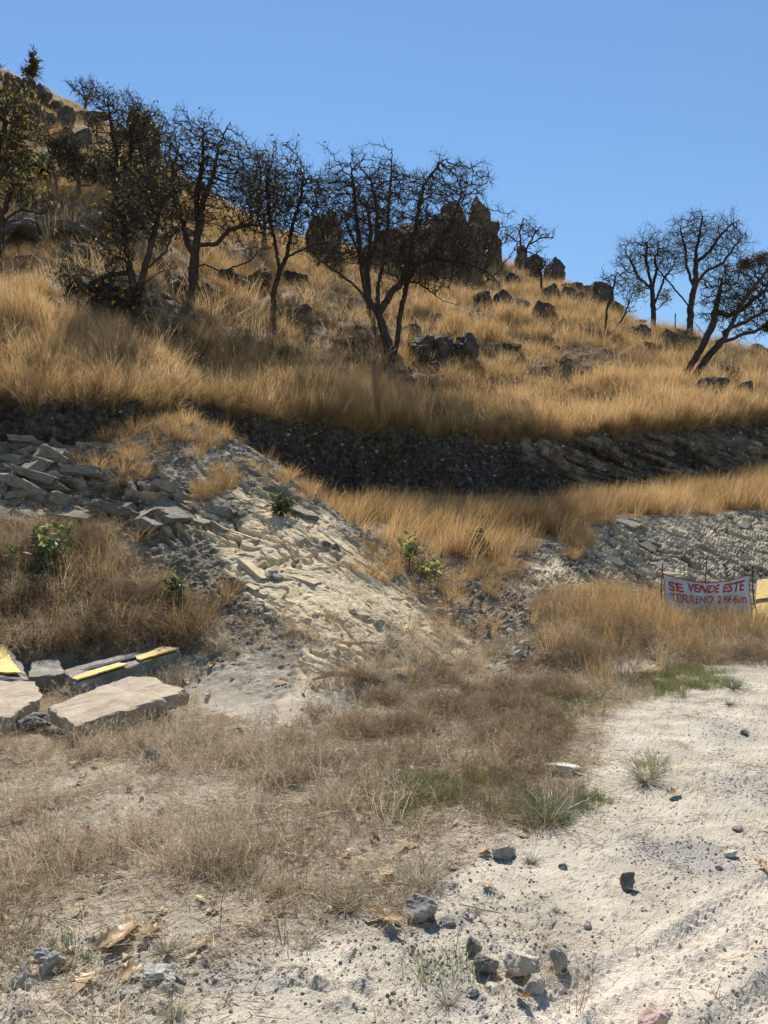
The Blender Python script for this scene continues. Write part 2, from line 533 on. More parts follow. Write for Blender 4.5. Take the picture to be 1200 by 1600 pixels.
r_wall0 = int(np.searchsorted(seg_of, 7)); r_wall1 = int(np.searchsorted(seg_of, 8))
keep = BZ[r_wall0 - 6:r_wall1 + 6].copy(), BY[r_wall0 - 6:r_wall1 + 6].copy()
BZ = smooth_rows(BZ, 60); BY = smooth_rows(BY, 60)
BZ[r_wall0 - 6:r_wall1 + 6], BY[r_wall0 - 6:r_wall1 + 6] = keep
BZ = smooth_rows(BZ, 3); BY = smooth_rows(BY, 3)
X0 = (S - 600) / F
ycl = np.maximum(BY, 0)
extra = np.sign(S - 600) * np.maximum(np.abs(S - 600) - 680, 0) / 620 * 9
BX = X0[None, :] * np.where(BY > 0, BY, 0) + extra[None, :] * np.clip(1 - BY / 12, 0, 1) + np.where(BY <= 2.2, ((S - 600) / 1300 * 6)[None, :] * np.clip((2.2 - BY) / 8.2, 0, 1), 0)
P0 = np.stack([BX, BY, BZ], -1).astype(np.float32)
PX, PY = project(P0)
PX = PX.astype(np.float32); PY = PY.astype(np.float32)
SEG = np.repeat(seg_of[:, None], NS, 1)


def grid_normals(P):
    du = np.gradient(P, axis=1)
    dv = np.gradient(P, axis=0)
    n = np.cross(du, dv)
    n /= np.linalg.norm(n, axis=-1, keepdims=True) + 1e-9
    n[n[..., 2] < 0] *= -1
    return n


N0 = grid_normals(P0)
low = fbm(P0 * 0.9, 3, 3)
# --- regions (fixed to the ground once built)
jx = PX + 14 * vnoise(P0 * 2.1, 41); jy = PY + 12 * vnoise(P0 * 2.3, 42)
m_slope = ((SEG >= 1) & (SEG <= 5)).astype(np.float32) * np.clip(sstep(1.86, 2.7, tt)[:, None] + 0.55 * fbm(P0 * 0.8, 4, 43) * (np.abs(tt - 2.2) < 0.55)[:, None], 0, 1)
yel = inpoly(jx, jy, [(290, 775), (360, 760), (480, 800), (580, 885), (690, 980), (780, 1040), (720, 1080), (600, 1055), (480, 995), (395, 935), (320, 850)], 8)
yel = np.maximum(yel, inpoly(jx, jy, [(470, 1020), (560, 1030), (545, 1075), (470, 1130), (415, 1160), (420, 1130), (455, 1080)], 7))
yel = np.maximum(yel, inpoly(jx, jy, [(455, 770), (520, 800), (620, 900), (690, 975), (650, 970), (560, 880), (480, 815)], 8) * 0.75)
yel = np.maximum(yel, inpoly(jx, jy, [(820, 880), (870, 870), (950, 940), (970, 985), (900, 960)], 8) * 0.9)
yel0 = yel
yel = np.clip(yel * sstep(-0.6, -0.1, fbm(P0 * 1.7, 4, 51)), 0, 1)
strata = inpoly(jx, jy, [(-300, 640), (130, 680), (280, 740), (420, 760), (540, 810), (480, 860), (330, 850), (230, 850), (120, 800), (-300, 830)], 14)
strata = np.maximum(strata, inpoly(jx, jy, [(300, 640), (380, 690), (520, 790), (720, 985), (640, 960), (540, 850), (420, 790), (300, 740)], 10) * 0.75)
outc = inpoly(jx, jy, [(800, 930), (850, 850), (905, 838), (1000, 800), (1240, 785), (2000, 770), (2000, 960), (1000, 960), (900, 990)], 12)
m_rock = np.clip(np.maximum(strata, outc) + yel, 0, 1) * m_slope
yel = np.maximum(yel, .45 * outc * sstep(-.25, .25, fbm(P0 * 1.2, 4, 52)))
m_wall = ((SEG == 7).astype(np.float32))
hill = (SEG >= 8).astype(np.float32)

# --- relief of the bedrock: tilted beds broken by cross joints
cdir = np.array([2.9, -3.0, -1.9]); cdir /= np.linalg.norm(cdir)
fn = np.array([0.25, -0.55, 0.80]); fn /= np.linalg.norm(fn)
across = np.cross(fn, cdir); across /= np.linalg.norm(across)
if across[2] < 0: across *= -1
flatdir = np.array([0.97, -0.12, -0.20]); flatdir /= np.linalg.norm(flatdir)
across2 = np.cross(fn, flatdir); across2 /= np.linalg.norm(across2)
if across2[2] < 0: across2 *= -1
left = sstep(330, 120, PX)
warp = 0.6 * fbm(P0 * 0.5, 3, 61) + 0.22 * fbm(P0 * 1.7, 3, 62) + 0.03 * fbm(P0 * 9, 3, 63)
PV = P0 - at(225, 760, 14.0).astype(np.float32)
cw = (PV @ across) * (1 - left) + (PV @ across2) * left + warp
al = (PV @ cdir) * (1 - left) + (PV @ flatdir) * left + 0.35 * fbm(P0 * 1.1, 3, 66)


def beds(T, J, seed, crack):
    li = np.floor(cw / T)
    lf = cw / T - li
    off = h3(li.astype(np.int64), li.astype(np.int64) * 0, li.astype(np.int64) * 0, seed)
    Jl = J * (0.6 + 0.9 * h3(li.astype(np.int64), li.astype(np.int64) * 0 + 3, li.astype(np.int64) * 0, seed))
    bi = np.floor(al / Jl + off * 7)
    bf = al / Jl + off * 7 - bi
    bid = h3(li.astype(np.int64), bi.astype(np.int64), li.astype(np.int64) * 0 + 7, seed)
    edge = np.minimum(np.minimum(lf, 1 - lf) * T, np.minimum(bf, 1 - bf) * Jl)
    shelf = (lf - 0.5) * -0.6 * T            # each bed leans out over the one below
    groove = np.exp(-(edge / crack) ** 2)
    return shelf, bid - 0.5, groove


s1, b1, g1 = beds(0.36, 0.75, 71, 0.025)
s2, b2, g2 = beds(0.11, 0.34, 72, 0.012)
some = sstep(-0.15, 0.35, fbm(P0 * 1.3, 3, 73))
blocky = strata * (0.35 + 0.65 * left) + outc * 0.6
amp = sstep(-0.35, 0.35, fbm(P0 * 0.75, 3, 77))
d_rock = s1 * (0.1 + (.35 + .85 * left) * amp) * (1 - .5 * outc) + b1 * 0.10 * blocky - g1 * 0.09 * some + s2 * 0.08 + b2 * 0.02 * blocky - g2 * 0.015 * some
bp = np.stack([al * 1.5, cw * 5.0, P0[..., 1] * 0.3], -1)
bf1, bcid = worley(bp + 0.25 * fbm(P0 * 3, 2, 79)[..., None], 85)
bp2 = np.stack([al * 4.0, cw * 13.0, P0[..., 1] * 0.6], -1)
bf2, bcid2 = worley(bp2 + 0.2 * fbm(P0 * 6, 2, 79)[..., None], 86)
d_rock += ((bcid - .5) * 0.30 - 0.10 * bf1 ** 2) * np.clip(strata + .15 * outc, 0, 1) * (0.25 + .75 * left) + ((bcid2 - .5) * 0.10 - 0.03 * bf2 ** 2) * np.clip(strata + outc, 0, 1)
stk = fbm(np.stack([al * 1.0, cw * 7.0, P0[..., 1] * .8], -1), 5, 88, gain=.6)
stk2 = fbm(np.stack([al * 3.0, cw * 24.0, P0[..., 1] * 2], -1), 3, 89)
m_streak = sstep(.02, .3, stk + .3 * stk2 + .35 * fbm(P0 * .8, 3, 188)) * np.clip(.2 + .8 * (1 - left), 0, 1) * .8
d_rock += 0.07 * stk * (1 - .5 * left) + .022 * stk2
d_rock += 0.05 * fbm(P0 * 4, 5, 74, gain=0.6) + 0.012 * fbm(P0 * 22, 3, 75)
crk = sstep(0.0, 0.3, fbm(P0 * 0.9, 2, 78))
smooth_yel = 0.045 * stk + 0.014 * stk2 - g1 * 0.11 * crk - 0.05 * np.exp(-((np.abs(fbm(np.stack([al * .55, cw * 2.6, P0[..., 1] * .3], -1), 3, 189)) / .035) ** 2)) + s1 * 0.10 * amp + 0.018 * fbm(P0 * np.array([6, 6, 6]), 5, 76, gain=0.62) + s2 * 0.10 * amp - g2 * 0.012 * some * crk
d_rock = d_rock * (1 - 0.85 * yel) + smooth_yel * 1.0 * yel
# --- rubble: heaps of broken stones
f1, cid = worley(P0 * 7.5 + 0.5 * fbm(P0 * 5, 2, 80)[..., None], 81)
g1_, cid2 = worley(P0 * 18, 82)
stones = np.clip(0.62 - f1, 0, 1) * (0.25 + cid) * 0.13 + np.clip(0.6 - g1_, 0, 1) * (0.3 + cid2) * 0.05
rubble_amt = m_slope * (1 - m_rock) * sstep(-0.5, 0.1, fbm(P0 * 0.9, 3, 83) + 0.25)
d_rub = stones * (0.45 + 0.55 * rubble_amt) + 0.08 * fbm(P0 * 2.0, 4, 84)
# --- cut wall: crumbling soil with vertical rills and small stones
pw = P0 * np.array([1, 1, 0.35])
dip = inpoly(jx, jy, [(800, 690), (1000, 680), (1240, 690), (1900, 680), (1900, 760), (1240, 750), (1000, 790), (860, 730)], 20)
d_wall = 0.45 * fbm(pw * 1.0, 4, 90) + 0.20 * fbm(P0 * np.array([1, 1, 2.0]) * 2.4, 4, 91) + np.clip(0.5 - f1, 0, 1) * cid * 0.16 + np.clip(0.55 - g1_, 0, 1) * cid2 * 0.06
wc = np.stack([(P0[..., 0] - P0[..., 2]) * .45, (P0[..., 2] + .42 * P0[..., 0]) * 3.2 + .3 * fbm(P0 * .8, 2, 92), P0[..., 1] * .4], -1)
wst = fbm(wc, 5, 93, gain=.6)
wf, wcid = worley(wc * np.array([1.2, 1.6, 1]), 94)
d_wall = d_wall * (1 - 0.75 * dip) + dip * (wst * .40 + (wcid - .5) * .25)
wall_env = np.sin(np.clip(tt - 7, 0, 1) * math.pi)[:, None] ** 0.4
# --- flat ground
gz = 0.055 * fbm(P0 * 0.7, 3, 95) + 0.02 * fbm(P0 * 3.1, 4, 96) + 0.010 * fbm(P0 * 15, 5, 97, gain=0.7)
gr1, grid1 = worley(P0 * 34, 87)
gz += np.clip(.5 - gr1, 0, 1) * grid1 ** 2 * 0.030
m_ground = (SEG <= 1).astype(np.float32) * (1 - m_slope)
weedy = inpoly(jx, jy, [(-900, 1700), (-900, 900), (900, 1000), (1010, 1060), (960, 1130), (900, 1260), (760, 1330), (600, 1440), (400, 1480), (250, 1580), (180, 1800)], 25)
gz += weedy * (np.clip(0.55 - f1, 0, 1) * cid * 0.05 + np.clip(0.55 - g1_, 0, 1) * cid2 * 0.022)
clods = inpoly(jx, jy, [(560, 1430), (760, 1320), (860, 1400), (900, 1500), (840, 1600), (600, 1600), (420, 1540), (230, 1560), (100, 1640), (-60, 1640), (-60, 1480), (60, 1440), (280, 1500)], 25)
gz += clods * (np.clip(0.6 - f1, 0, 1) * (cid ** 2) * 0.085 + np.clip(0.55 - g1_, 0, 1) * cid2 * 0.03)
tq = (P0[..., 0] - 0.72) * 0.62 - (P0[..., 1] - 2.65) * 0.78 + 0.09 * fbm(P0 * 0.8, 2, 98)      # metres across the wheel tracks, + to the lower right
band = lambda a, b, w=0.05: sstep(a - w, a + w, tq) * sstep(b + w, b - w, tq)
tracks = np.maximum(band(-0.30, 0.05), band(0.22, 0.52))
ruts = 0.030 * np.exp(-((tq + 0.30) / 0.05) ** 2) + 0.018 * np.exp(-((tq + 0.12) / 0.035) ** 2) - 0.022 * tracks + 0.034 * np.exp(-((tq - 0.16) / 0.06) ** 2) + 0.025 * np.exp(-((tq - 0.36) / 0.03) ** 2) - 0.02 * np.exp(-((tq - 0.62) / 0.05) ** 2)
near_tr = sstep(11, 5, P0[..., 1]) * m_ground
tl = P0[..., 0] * .78 + P0[..., 1] * .62
gz += tracks * near_tr * .006 * np.sin(tl * 2 * math.pi / .075 + np.sign(np.sin(tq * 24)) * 1.6) * sstep(-.2, .3, fbm(P0 * 1.4, 2, 198))
gz += ruts * near_tr * 1.05 * (0.75 + 0.5 * vnoise(P0 * 3, 99))
far_rip = sstep(960, 1040, PX) * sstep(1420, 1300, PY) * m_ground
gz += far_rip * 0.02 * vnoise(P0 * np.array([1.2, 6, 1]), 100)
# --- hillside
hz = 0.7 * fbm(P0 * 0.16, 3, 101) + 0.55 * fbm(P0 * 0.5, 4, 102)
D = m_ground * gz + m_slope * (m_rock * d_rock + (1 - m_rock) * d_rub + 0.10 * low * (1 - m_rock)) + m_wall * wall_env * d_wall
D += (SEG == 6) * 0.12 * fbm(P0 * 0.8, 3, 103)
D += hill * hz * sstep(8.0, 8.3, tt)[:, None]
P = P0 + N0 * D[..., None]
NRM = grid_normals(P)
rng_s = rng

# --- material masks
m_gravel = inpoly(jx, jy, [(830, 1480), (900, 1400), (960, 1330), (1240, 1180), (1240, 1330), (1100, 1400), (960, 1480), (860, 1560)], 25) * sstep(-0.25, 0.35, fbm(P0 * 2.4, 3, 110)) * 0.75
m_gravel = np.maximum(m_gravel, inpoly(jx, jy, [(1080, 1140), (1240, 1110), (1240, 1220), (1130, 1260)], 20) * 0.6 * sstep(-0.3, 0.3, fbm(P0 * 3, 3, 111)))
m_gravel = np.maximum(m_gravel, .7 * near_tr * np.maximum(band(.06, .20), band(.55, .8)) * sstep(-.3, .3, fbm(P0 * 3, 3, 115)))
m_gravel = np.maximum(m_gravel, clods * 0.55 * sstep(0, 0.4, fbm(P0 * 4, 3, 112)))
m_gravel *= m_ground
litter_w = weedy * m_ground * (0.45 + 0.35 * fbm(P0 * 1.6, 4, 113)) * sstep(1620, 1380, PY)
bench = ((SEG == 6) | (SEG == 5)).astype(np.float32) * (1 - m_rock)
m_litter = np.clip(np.maximum(np.maximum(litter_w, hill * 0.9), bench * 0.8), 0, 1)
weeds_l = inpoly(jx, jy, [(-300, 815), (130, 840), (290, 940), (330, 1010), (250, 1030), (-300, 1040)], 25) * m_slope
m_litter = np.maximum(m_litter, weeds_l * 0.75)
m_soil = np.clip(m_wall * (1 - 0.9 * dip * sstep(-0.15, 0.3, wst)) * (1 - .55 * sstep(.62, .8, wcid) * dip), 0, 1)
m_rubble = m_slope * (1 - m_rock)
m_tone = np.clip(0.3 * cid + (0.4 * bcid + 0.3 * bcid2) * m_rock + 0.2 * (1 - m_rock) + 0.5 * cid2 * (1 - m_rock), 0, 1)

idx = np.arange(NR * NS).reshape(NR, NS)
Q = np.stack([idx[:-1, :-1], idx[:-1, 1:], idx[1:, 1:], idx[1:, :-1]], -1)
qseg = SEG[:-1, :-1]
road_px = np.array([1700, 1600, 1400, 1260, 1130, 1075, 1035])
road_x = np.array([640, 690, 850, 900, 960, 1010, 1230])
is_road = (qseg <= 1) & (PX[:-1, :-1] > np.interp(PY[:-1, :-1] * -1, road_px * -1, road_x)) & (PY[:-1, :-1] < 1700)


def terrain_part(name, sel):
    q = Q[sel]
    used, inv = np.unique(q.ravel(), return_inverse=True)
    me = mesh_np(name, P.reshape(-1, 3)[used], inv.reshape(-1, 4), M['terrain'], smooth=False)
    for nm, a in (('m_track', tracks * near_tr), ('m_gravel', m_gravel), ('m_tone', m_tone), ('m_yellow', yel * m_slope), ('m_grey', np.clip(np.clip(m_rock - yel, 0, 1) * m_slope + m_wall * dip, 0, 1)),
                  ('m_soil', m_soil), ('m_hill', np.clip(hill + bench * .5, 0, 1)), ('m_streak', m_streak), ('m_litter', m_litter), ('m_rubble', m_rubble)):
        fattr(me, nm, a.reshape(-1)[used])
    return tag(link(name, me), kind='structure')


ground = terrain_part('ground', (qseg <= 1) & ~is_road)
road = terrain_part('dirt_road', is_road)
slope = terrain_part('rocky_slope', (qseg >= 2) & (qseg <= 5))
terrain_part('grassy_bench', qseg == 6)
terrain_part('cut_bank', qseg == 7)
terrain_part('hillside', qseg >= 8)
plain_me = mesh_np('plain', [(-900, -900, -1.2), (900, -900, -1.2), (900, 900, -1.2), (-900, 900, -1.2)], np.array([[0, 1, 2, 3]]), M['terrain'])
tag(link('plain', plain_me), kind='structure')

# coarser copy for fast ray casts
cs, cr = slice(0, NS, 2), slice(0, NR, 2)
Pc = P[cr, cs]
n0, n1 = Pc.shape[:2]
ic = np.arange(n0 * n1).reshape(n0, n1)
Qc = np.stack([ic[:-1, :-1], ic[:-1, 1:], ic[1:, 1:], ic[1:, :-1]], -1).reshape(-1, 4)
BVH = BVHTree.FromPolygons(Pc.reshape(-1, 3).tolist(), Qc.tolist())


def hit(px, py):
    """where the line of sight through a picture point meets the terrain"""
    d = Vector(ray(px, py)).normalized()
    loc, nor, i, dist = BVH.ray_cast(Vector(CAM), d)
    k = 0
    while loc is None and k < 40:           # above the skyline: take the ridge just below
        k += 1
        d = Vector(ray(px, py + 3 * k)).normalized()
        loc, nor, i, dist = BVH.ray_cast(Vector(CAM), d)
    if nor.z < 0: nor = -nor
    return loc, nor


def ground_z(x, y, top=80.0):
    loc, nor, i, dist = BVH.ray_cast(Vector((x, y, top)), Vector((0, 0, -1)))
    if loc is None:
        return 0.0, Vector((0, 0, 1))
    if nor.z < 0: nor = -nor
    return loc.z, nor


print('terrain', NR * NS, time.time() - T0)

# ------------------------------------------------------------------ rocks
def ico(sub):
    import bmesh
    bm = bmesh.new()
    bmesh.ops.create_icosphere(bm, subdivisions=sub, radius=1.0)
    V = np.array([v.co[:] for v in bm.verts], np.float32)
    Fc = np.array([[v.index for v in f.verts] for f in bm.faces], np.int32)
    bm.free()
    return V, Fc


ICO = {k: ico(k) for k in (2, 3, 4, 5)}


def rock_mesh(name, seed, size, mat, sub=3, planes=12, rough=0.10, jag=0.04, squash=1.0):
    """angular stone: a ball cut by random planes, then roughened"""
    r = np.random.RandomState(seed)
    V, Fc = ICO[sub]
    V = V.copy()
    for k in range(planes):
        n = r.normal(size=3); n /= np.linalg.norm(n)
        d = r.uniform(0.45, 0.85)
        h = V @ n - d
        V -= np.maximum(h, 0)[:, None] * n * 0.96
    o = r.uniform(-50, 50, 3)
    V *= (1 + rough * fbm(V * 1.6 + o, 3, seed) + jag * fbm(V * 5 + o, 3, seed + 5))[:, None]
    V -= (V.max(0) + V.min(0)) / 2
    V /= (V.max(0) - V.min(0)) / 2
    V *= np.array(size) / 2
    return mesh_np(name, V, Fc, mat)


def place_rock(name, me, loc, rotz, sink, tilt=(0, 0), label=None, cat=None, group=None, parent=None):
    o = link(name, me, parent)
    o.location = (loc[0], loc[1], loc[2] + sink)
    o.rotation_euler = (tilt[0], tilt[1], rotz)
    if label: tag(o, label, cat, group)
    return o


# boulders and ledges on the hill: picture centre of the foot, width and height in picture units
HILL_ROCKS = [
    (20, 150, 34, 40, 'upright grey boulder on the skyline at the top of the hill'),
    (43, 160, 30, 44, 'tall narrow boulder leaning beside the skyline boulders'),
    (66, 160, 30, 28, 'rounded boulder right of the highest small tree'),
    (35, 205, 50, 34, 'dark boulder below the skyline boulders behind the leafy oak'),
    (85, 172, 28, 16, 'small boulder on the skyline slope between two little trees'),
    (103, 196, 26, 32, 'squarish grey boulder below the lone skyline tree'),
    (132, 192, 46, 16, 'flat ledge under the lone bare skyline tree'),
    (70, 195, 36, 16, 'flat grey rock left of the squarish boulder'),
    (118, 232, 50, 22, 'dark ledge above the slender sapling'),
    (148, 245, 34, 16, 'small ledge beside the dark thicket'),
    (222, 240, 48, 48, 'big domed boulder on the skyline among the twigs'),
    (125, 410, 62, 26, 'rounded dark boulder left of the fallen limbs'),
    (108, 372, 66, 18, 'long low ledge in the golden grass above the boulder'),
    (152, 402, 26, 24, 'pale topped rock beside the rounded dark boulder'),
    (22, 372, 70, 30, 'dark ledge under the leafy oak'),
    (165, 362, 24, 16, 'small rock behind the burnt looking tree'),
    (268, 450, 42, 20, 'dark rock left of the straight oak trunk'),
    (325, 468, 30, 26, 'rounded rock right of the straight oak trunk'),
    (368, 452, 54, 26, 'brown ledge between the two slender oaks'),
    (258, 522, 34, 18, 'weathered rock in grass below the burnt looking tree'),
    (405, 440, 40, 22, 'dark ledge behind the slender oak'),
    (462, 445, 36, 20, 'low rock right of the slender oak'),
    (545, 415, 36, 14, 'flat rock on the golden slope under the crag'),
    (515, 408, 46, 14, 'long flat ledge left of the big spreading oak'),
    (692, 566, 104, 38, 'wide dark ledge at the foot of the big spreading oak'),
    (660, 566, 50, 26, 'broken rock against the trunks of the big spreading oak'),
    (642, 522, 30, 16, 'small boulder right of the big oak trunk'),
    (690, 580, 42, 18, 'pale flat stone below the wide dark ledge'),
    (770, 474, 54, 17, 'left block of the dark outcrop on the golden slope'),
    (812, 486, 46, 22, 'middle block of the dark outcrop on the golden slope'),
    (848, 494, 38, 22, 'right block of the dark outcrop on the golden slope'),
    (700, 505, 50, 12, 'low ledge almost buried in golden grass'),
    (798, 446, 24, 18, 'small square rock below the little rock pillar'),
    (852, 434, 58, 34, 'layered outcrop right of the little rock pillar'),
    (860, 466, 28, 22, 'blocky rock beside the stunted dead tree'),
    (896, 443, 38, 16, 'domed rock on the skyline right of the layered outcrop'),
    (890, 466, 24, 18, 'dark rock on the slope under the domed skyline rock'),
    (908, 466, 20, 16, 'upright rock beside the thin fence post'),
    (936, 474, 42, 34, 'slanting outcrop on the skyline left of the thin oaks'),
    (956, 492, 28, 20, 'lower step of the slanting skyline outcrop'),
    (880, 470, 16, 10, 'small loose rock between the skyline outcrops'),
    (999, 532, 32, 24, 'dark boulder under the clump of thin oaks'),
    (972, 524, 26, 14, 'low rock at the foot of the leaning stems'),
    (1062, 545, 66, 22, 'shaded ledge under the grass hump below the oaks'),
    (1132, 628, 92, 30, 'long dark rock below the leaning oak'),
    (868, 549, 16, 10, 'small dark rock alone in the golden grass'),
    (1192, 556, 50, 16, 'low rock on the skyline at the end of the hill'),
    (800, 690, 0, 0, ''),
]
HILL_ROCKS = [h for h in HILL_ROCKS if h[2]]
for i, (px, py, w, h, lab) in enumerate(HILL_ROCKS):
    loc, nor = hit(px, py)
    if loc is None:
        loc, nor = hit(px, py + 14)
    d = loc.y
    W, Hh = w * d / F, h * d / F
    ledge = w > 2.2 * h
    if W < 1.8:
        me = rock_mesh('boulder', 200 + i, (W * 1.15, W * 0.9, Hh * 1.7), M['boulder'], 4, 18, 0.20, 0.15)
        o = place_rock('boulder', me, loc, rng.uniform(-.3, .3), Hh * 0.22, (rng.uniform(-.1, .1), rng.uniform(-.1, .1)))
        tag(o, lab, 'boulder', 'rocks on the grassy hill')
    else:                                   # broken into a few pieces that have cracked apart
        o = thing('rock_outcrop', lab, 'rock outcrop', loc, group='rocks on the grassy hill')
        n = 2 if W < 3 else 3
        ws = rng.uniform(0.7, 1.3, n); ws /= ws.sum()
        x = -W / 2
        for k in range(n):
            ww = W * ws[k]
            hk = Hh * (rng.uniform(0.75, 1.05))
            c = rock_mesh('rock_block', 900 + i * 5 + k, (ww * 1.25, max(ww * 0.8, W * 0.4), hk * 2.0), M['boulder'], 4, 12, 0.20, 0.13)
            b = link('rock_block', c, o)
            b.location = (x + ww / 2, rng.uniform(-.1, .1) * W, hk * 0.45)
            b.rotation_euler = (0, 0, rng.uniform(-.25, .25))
            x += ww

r = np.random.RandomState(77)
SMALLR = [rock_mesh('boulder', 800 + k, (1, .8, .75), M['boulder'], 3, 14, .2, .15) for k in range(8)]
nsm = 0
while nsm < 84:
    if nsm < 50:
        px, py = r.uniform(0, 330), r.uniform(170, 500)
    else:
        px, py = r.uniform(380, 1180), r.uniform(420, 640)
    loc, nor = hit(px, py)
    if loc.y < 20 or loc.z < 6.5: continue
    o = link('boulder', SMALLR[r.randint(8)])
    s_ = r.uniform(9, 24) * loc.y / F
    o.scale = (s_ * r.uniform(1.2, 3.2), s_, s_ * r.uniform(.7, 1.1))
    o.location = loc + Vector((0, 0, s_ * .28)); o.rotation_euler = (r.uniform(-.2, .2), r.uniform(-.2, .2), r.uniform(-.5, .5))
    tag(o, 'small dark rock half buried in the grass of the ' + ('upper left hillside' if nsm < 50 else 'middle hillside'), 'boulder', 'small rocks on the ' + ('upper left hillside' if nsm < 50 else 'middle hillside'))
    nsm += 1

# the crag on the skyline behind the big oak: pillars of stacked, jointed blocks
def stack(name, label, px, foot, top, w, n, seed, taper=0.25, dd=0.0, mat='crag', cat='rock pillar'):
    loc, nor = hit(px, min(foot + 6, 470))
    if loc is None:
        loc, nor = hit(px, foot + 20)
    d = loc.y + dd
    base = at(px, foot, d)
    topz = at(px, top, d)[2]
    Ht = topz - base[2]
    W = w * d / F
    o = thing(name, label, cat, base, group='rocks on the skyline')
    r = np.random.RandomState(seed)
    hs = r.uniform(0.7, 1.3, n); hs /= hs.sum()
    z = -0.8 if n > 1 else -0.3
    for k in range(n):
        hk = Ht * hs[k] + (-z if k == 0 else 0)
        wk = 1.25 * W * (1 - taper * (k / max(n - 1, 1))) * r.uniform(0.9, 1.08)
        me = rock_mesh('rock_block', seed * 31 + k, (wk, wk * r.uniform(.8, 1.0), hk * 1.9), M[mat], 4, 13, 0.10, 0.07)
        b = link('rock_block', me, o)
        b.location = (r.uniform(-.06, .06) * W, r.uniform(-.05, .05) * W, z + hk / 2)
        b.rotation_euler = (r.uniform(-.08, .08), r.uniform(-.08, .08), r.uniform(0, 6))
        z += hk
    return o


for args in [
    ('tall tapering rock pillar of the crag with a knob on top', 748, 410, 328, 44, 4, 301, 0.35, 0.0), ('narrow pillar at the outer end of the crag', 772, 408, 350, 22, 3, 302, 0.15, 0.2),
    ('leaning block in front of the tapering pillar', 735, 414, 356, 40, 3, 309, 0.2, -0.6), ('broad rock of the crag left of the tapering pillar', 712, 414, 336, 56, 3, 303, 0.15, 0.3),
    ('wide middle mass of the crag behind the big oak', 684, 416, 346, 60, 3, 304, 0.15, 0.8), ('low block at the foot of the middle crag', 656, 418, 362, 54, 2, 310, 0.15, -0.3),
    ('left middle mass of the crag behind the big oak', 640, 416, 356, 54, 3, 305, 0.2, 0.6), ('left shoulder of the crag behind the big oak', 606, 414, 368, 44, 2, 306, 0.25, 0.3), ('low rubble block at the left foot of the crag', 578, 412, 386, 34, 2, 313, 0.3, 0.0),
    ('squat dark rock mass left of the big oak crown', 512, 394, 338, 40, 2, 307, 0.15, 0.0), ('low shoulder of the squat dark rock mass', 494, 394, 350, 30, 2, 311, 0.2, -0.3),
    ('little rock pillar with a round head beside the bare skyline tree', 815, 414, 386, 20, 2, 308, 0.3, 0.0), ('round knob stone balanced on the tall tapering pillar', 743, 336, 318, 15, 1, 312, 0.0, 0.0)]:
    stack('rock_pillar', *args)
print('rocks', time.time() - T0)


# ------------------------------------------------------------------ trees
def grow(stems, blobs, d0, n_attr, step, seed, jitter=0.38, kill=1.3, infl=8.0, iters=90):
    """space colonisation from hand-set stems: returns nodes, parents, stem ids"""
    r = np.random.RandomState(seed)
    nodes, par, sid = [], [], []
    for k, st in enumerate(stems):
        pts = np.array(st, np.float32)
        seg = np.linalg.norm(np.diff(pts, axis=0), axis=1)
        L = np.concatenate([[0], np.cumsum(seg)])
        n = max(2, int(L[-1] / (step * 0.8)))
        tq_ = np.linspace(0, L[-1], n)
        pp = np.stack([np.interp(tq_, L, pts[:, c]) for c in range(3)], 1)
        pp[1:] += r.normal(size=(n - 1, 3)) * step * 0.10
        if nodes:
            A = np.array(nodes)
            j = int(np.argmin(((A - pp[0]) ** 2).sum(1)))
            start = 1 if np.linalg.norm(A[j] - pp[0]) < step * 2.5 else 0
            prev = j
        else:
            start, prev = 0, -1
        for q in range(start, n):
            nodes.append(pp[q]); par.append(prev); sid.append(k)
            prev = len(nodes) - 1
    attr = []
    vol = np.array([b[1][0] * b[1][1] for b in blobs]); vol = vol / vol.sum()
    for (c, rad), f in zip(blobs, vol):
        m = max(10, int(n_attr * f))
        u = r.normal(size=(m, 3)); u /= np.linalg.norm(u, axis=1)[:, None]
        u *= (r.uniform(0, 1, m) ** 0.40 * (1 + .8 * vnoise(u * 2.4 + c, seed)))[:, None]
        attr.append(np.array(c) + u * np.array([rad[0], min(rad) * 0.9 + 0.25 * rad[0], rad[1]]))
    attr = np.concatenate(attr)
    N = np.array(nodes, np.float32)
    best = np.full(len(attr), 1e9); bid = np.zeros(len(attr), int)
    alive = np.ones(len(attr), bool)

    def upd(i0):
        nonlocal best, bid
        new = N[i0:]
        dd = np.sqrt(((attr[:, None, :] - new[None]) ** 2).sum(-1))
        j = dd.argmin(1); m = dd[np.arange(len(attr)), j]
        b = m < best
        best = np.where(b, m, best); bid = np.where(b, j + i0, bid)
    upd(0)
    prevdir = {}
    for it in range(iters):
        alive &= best > step * kill
        act = alive & (best < step * infl * (1 if it > 10 else 3))
        if not act.any():
            break
        ids = bid[act]
        dirs = attr[act] - N[ids]
        dirs /= np.linalg.norm(dirs, axis=1)[:, None] + 1e-9
        uq, inv = np.unique(ids, return_inverse=True)
        acc = np.zeros((len(uq), 3)); np.add.at(acc, inv, dirs)
        acc /= np.linalg.norm(acc, axis=1)[:, None] + 1e-9
        acc += r.normal(size=acc.shape) * jitter
        acc /= np.linalg.norm(acc, axis=1)[:, None] + 1e-9
        new = N[uq] + acc * step
        i0 = len(N)
        N = np.concatenate([N, new.astype(np.float32)])
        par += uq.tolist(); sid += [-1] * len(uq)
        upd(i0)
        if len(N) > 9000:
            break
    return N, np.array(par), np.array(sid)


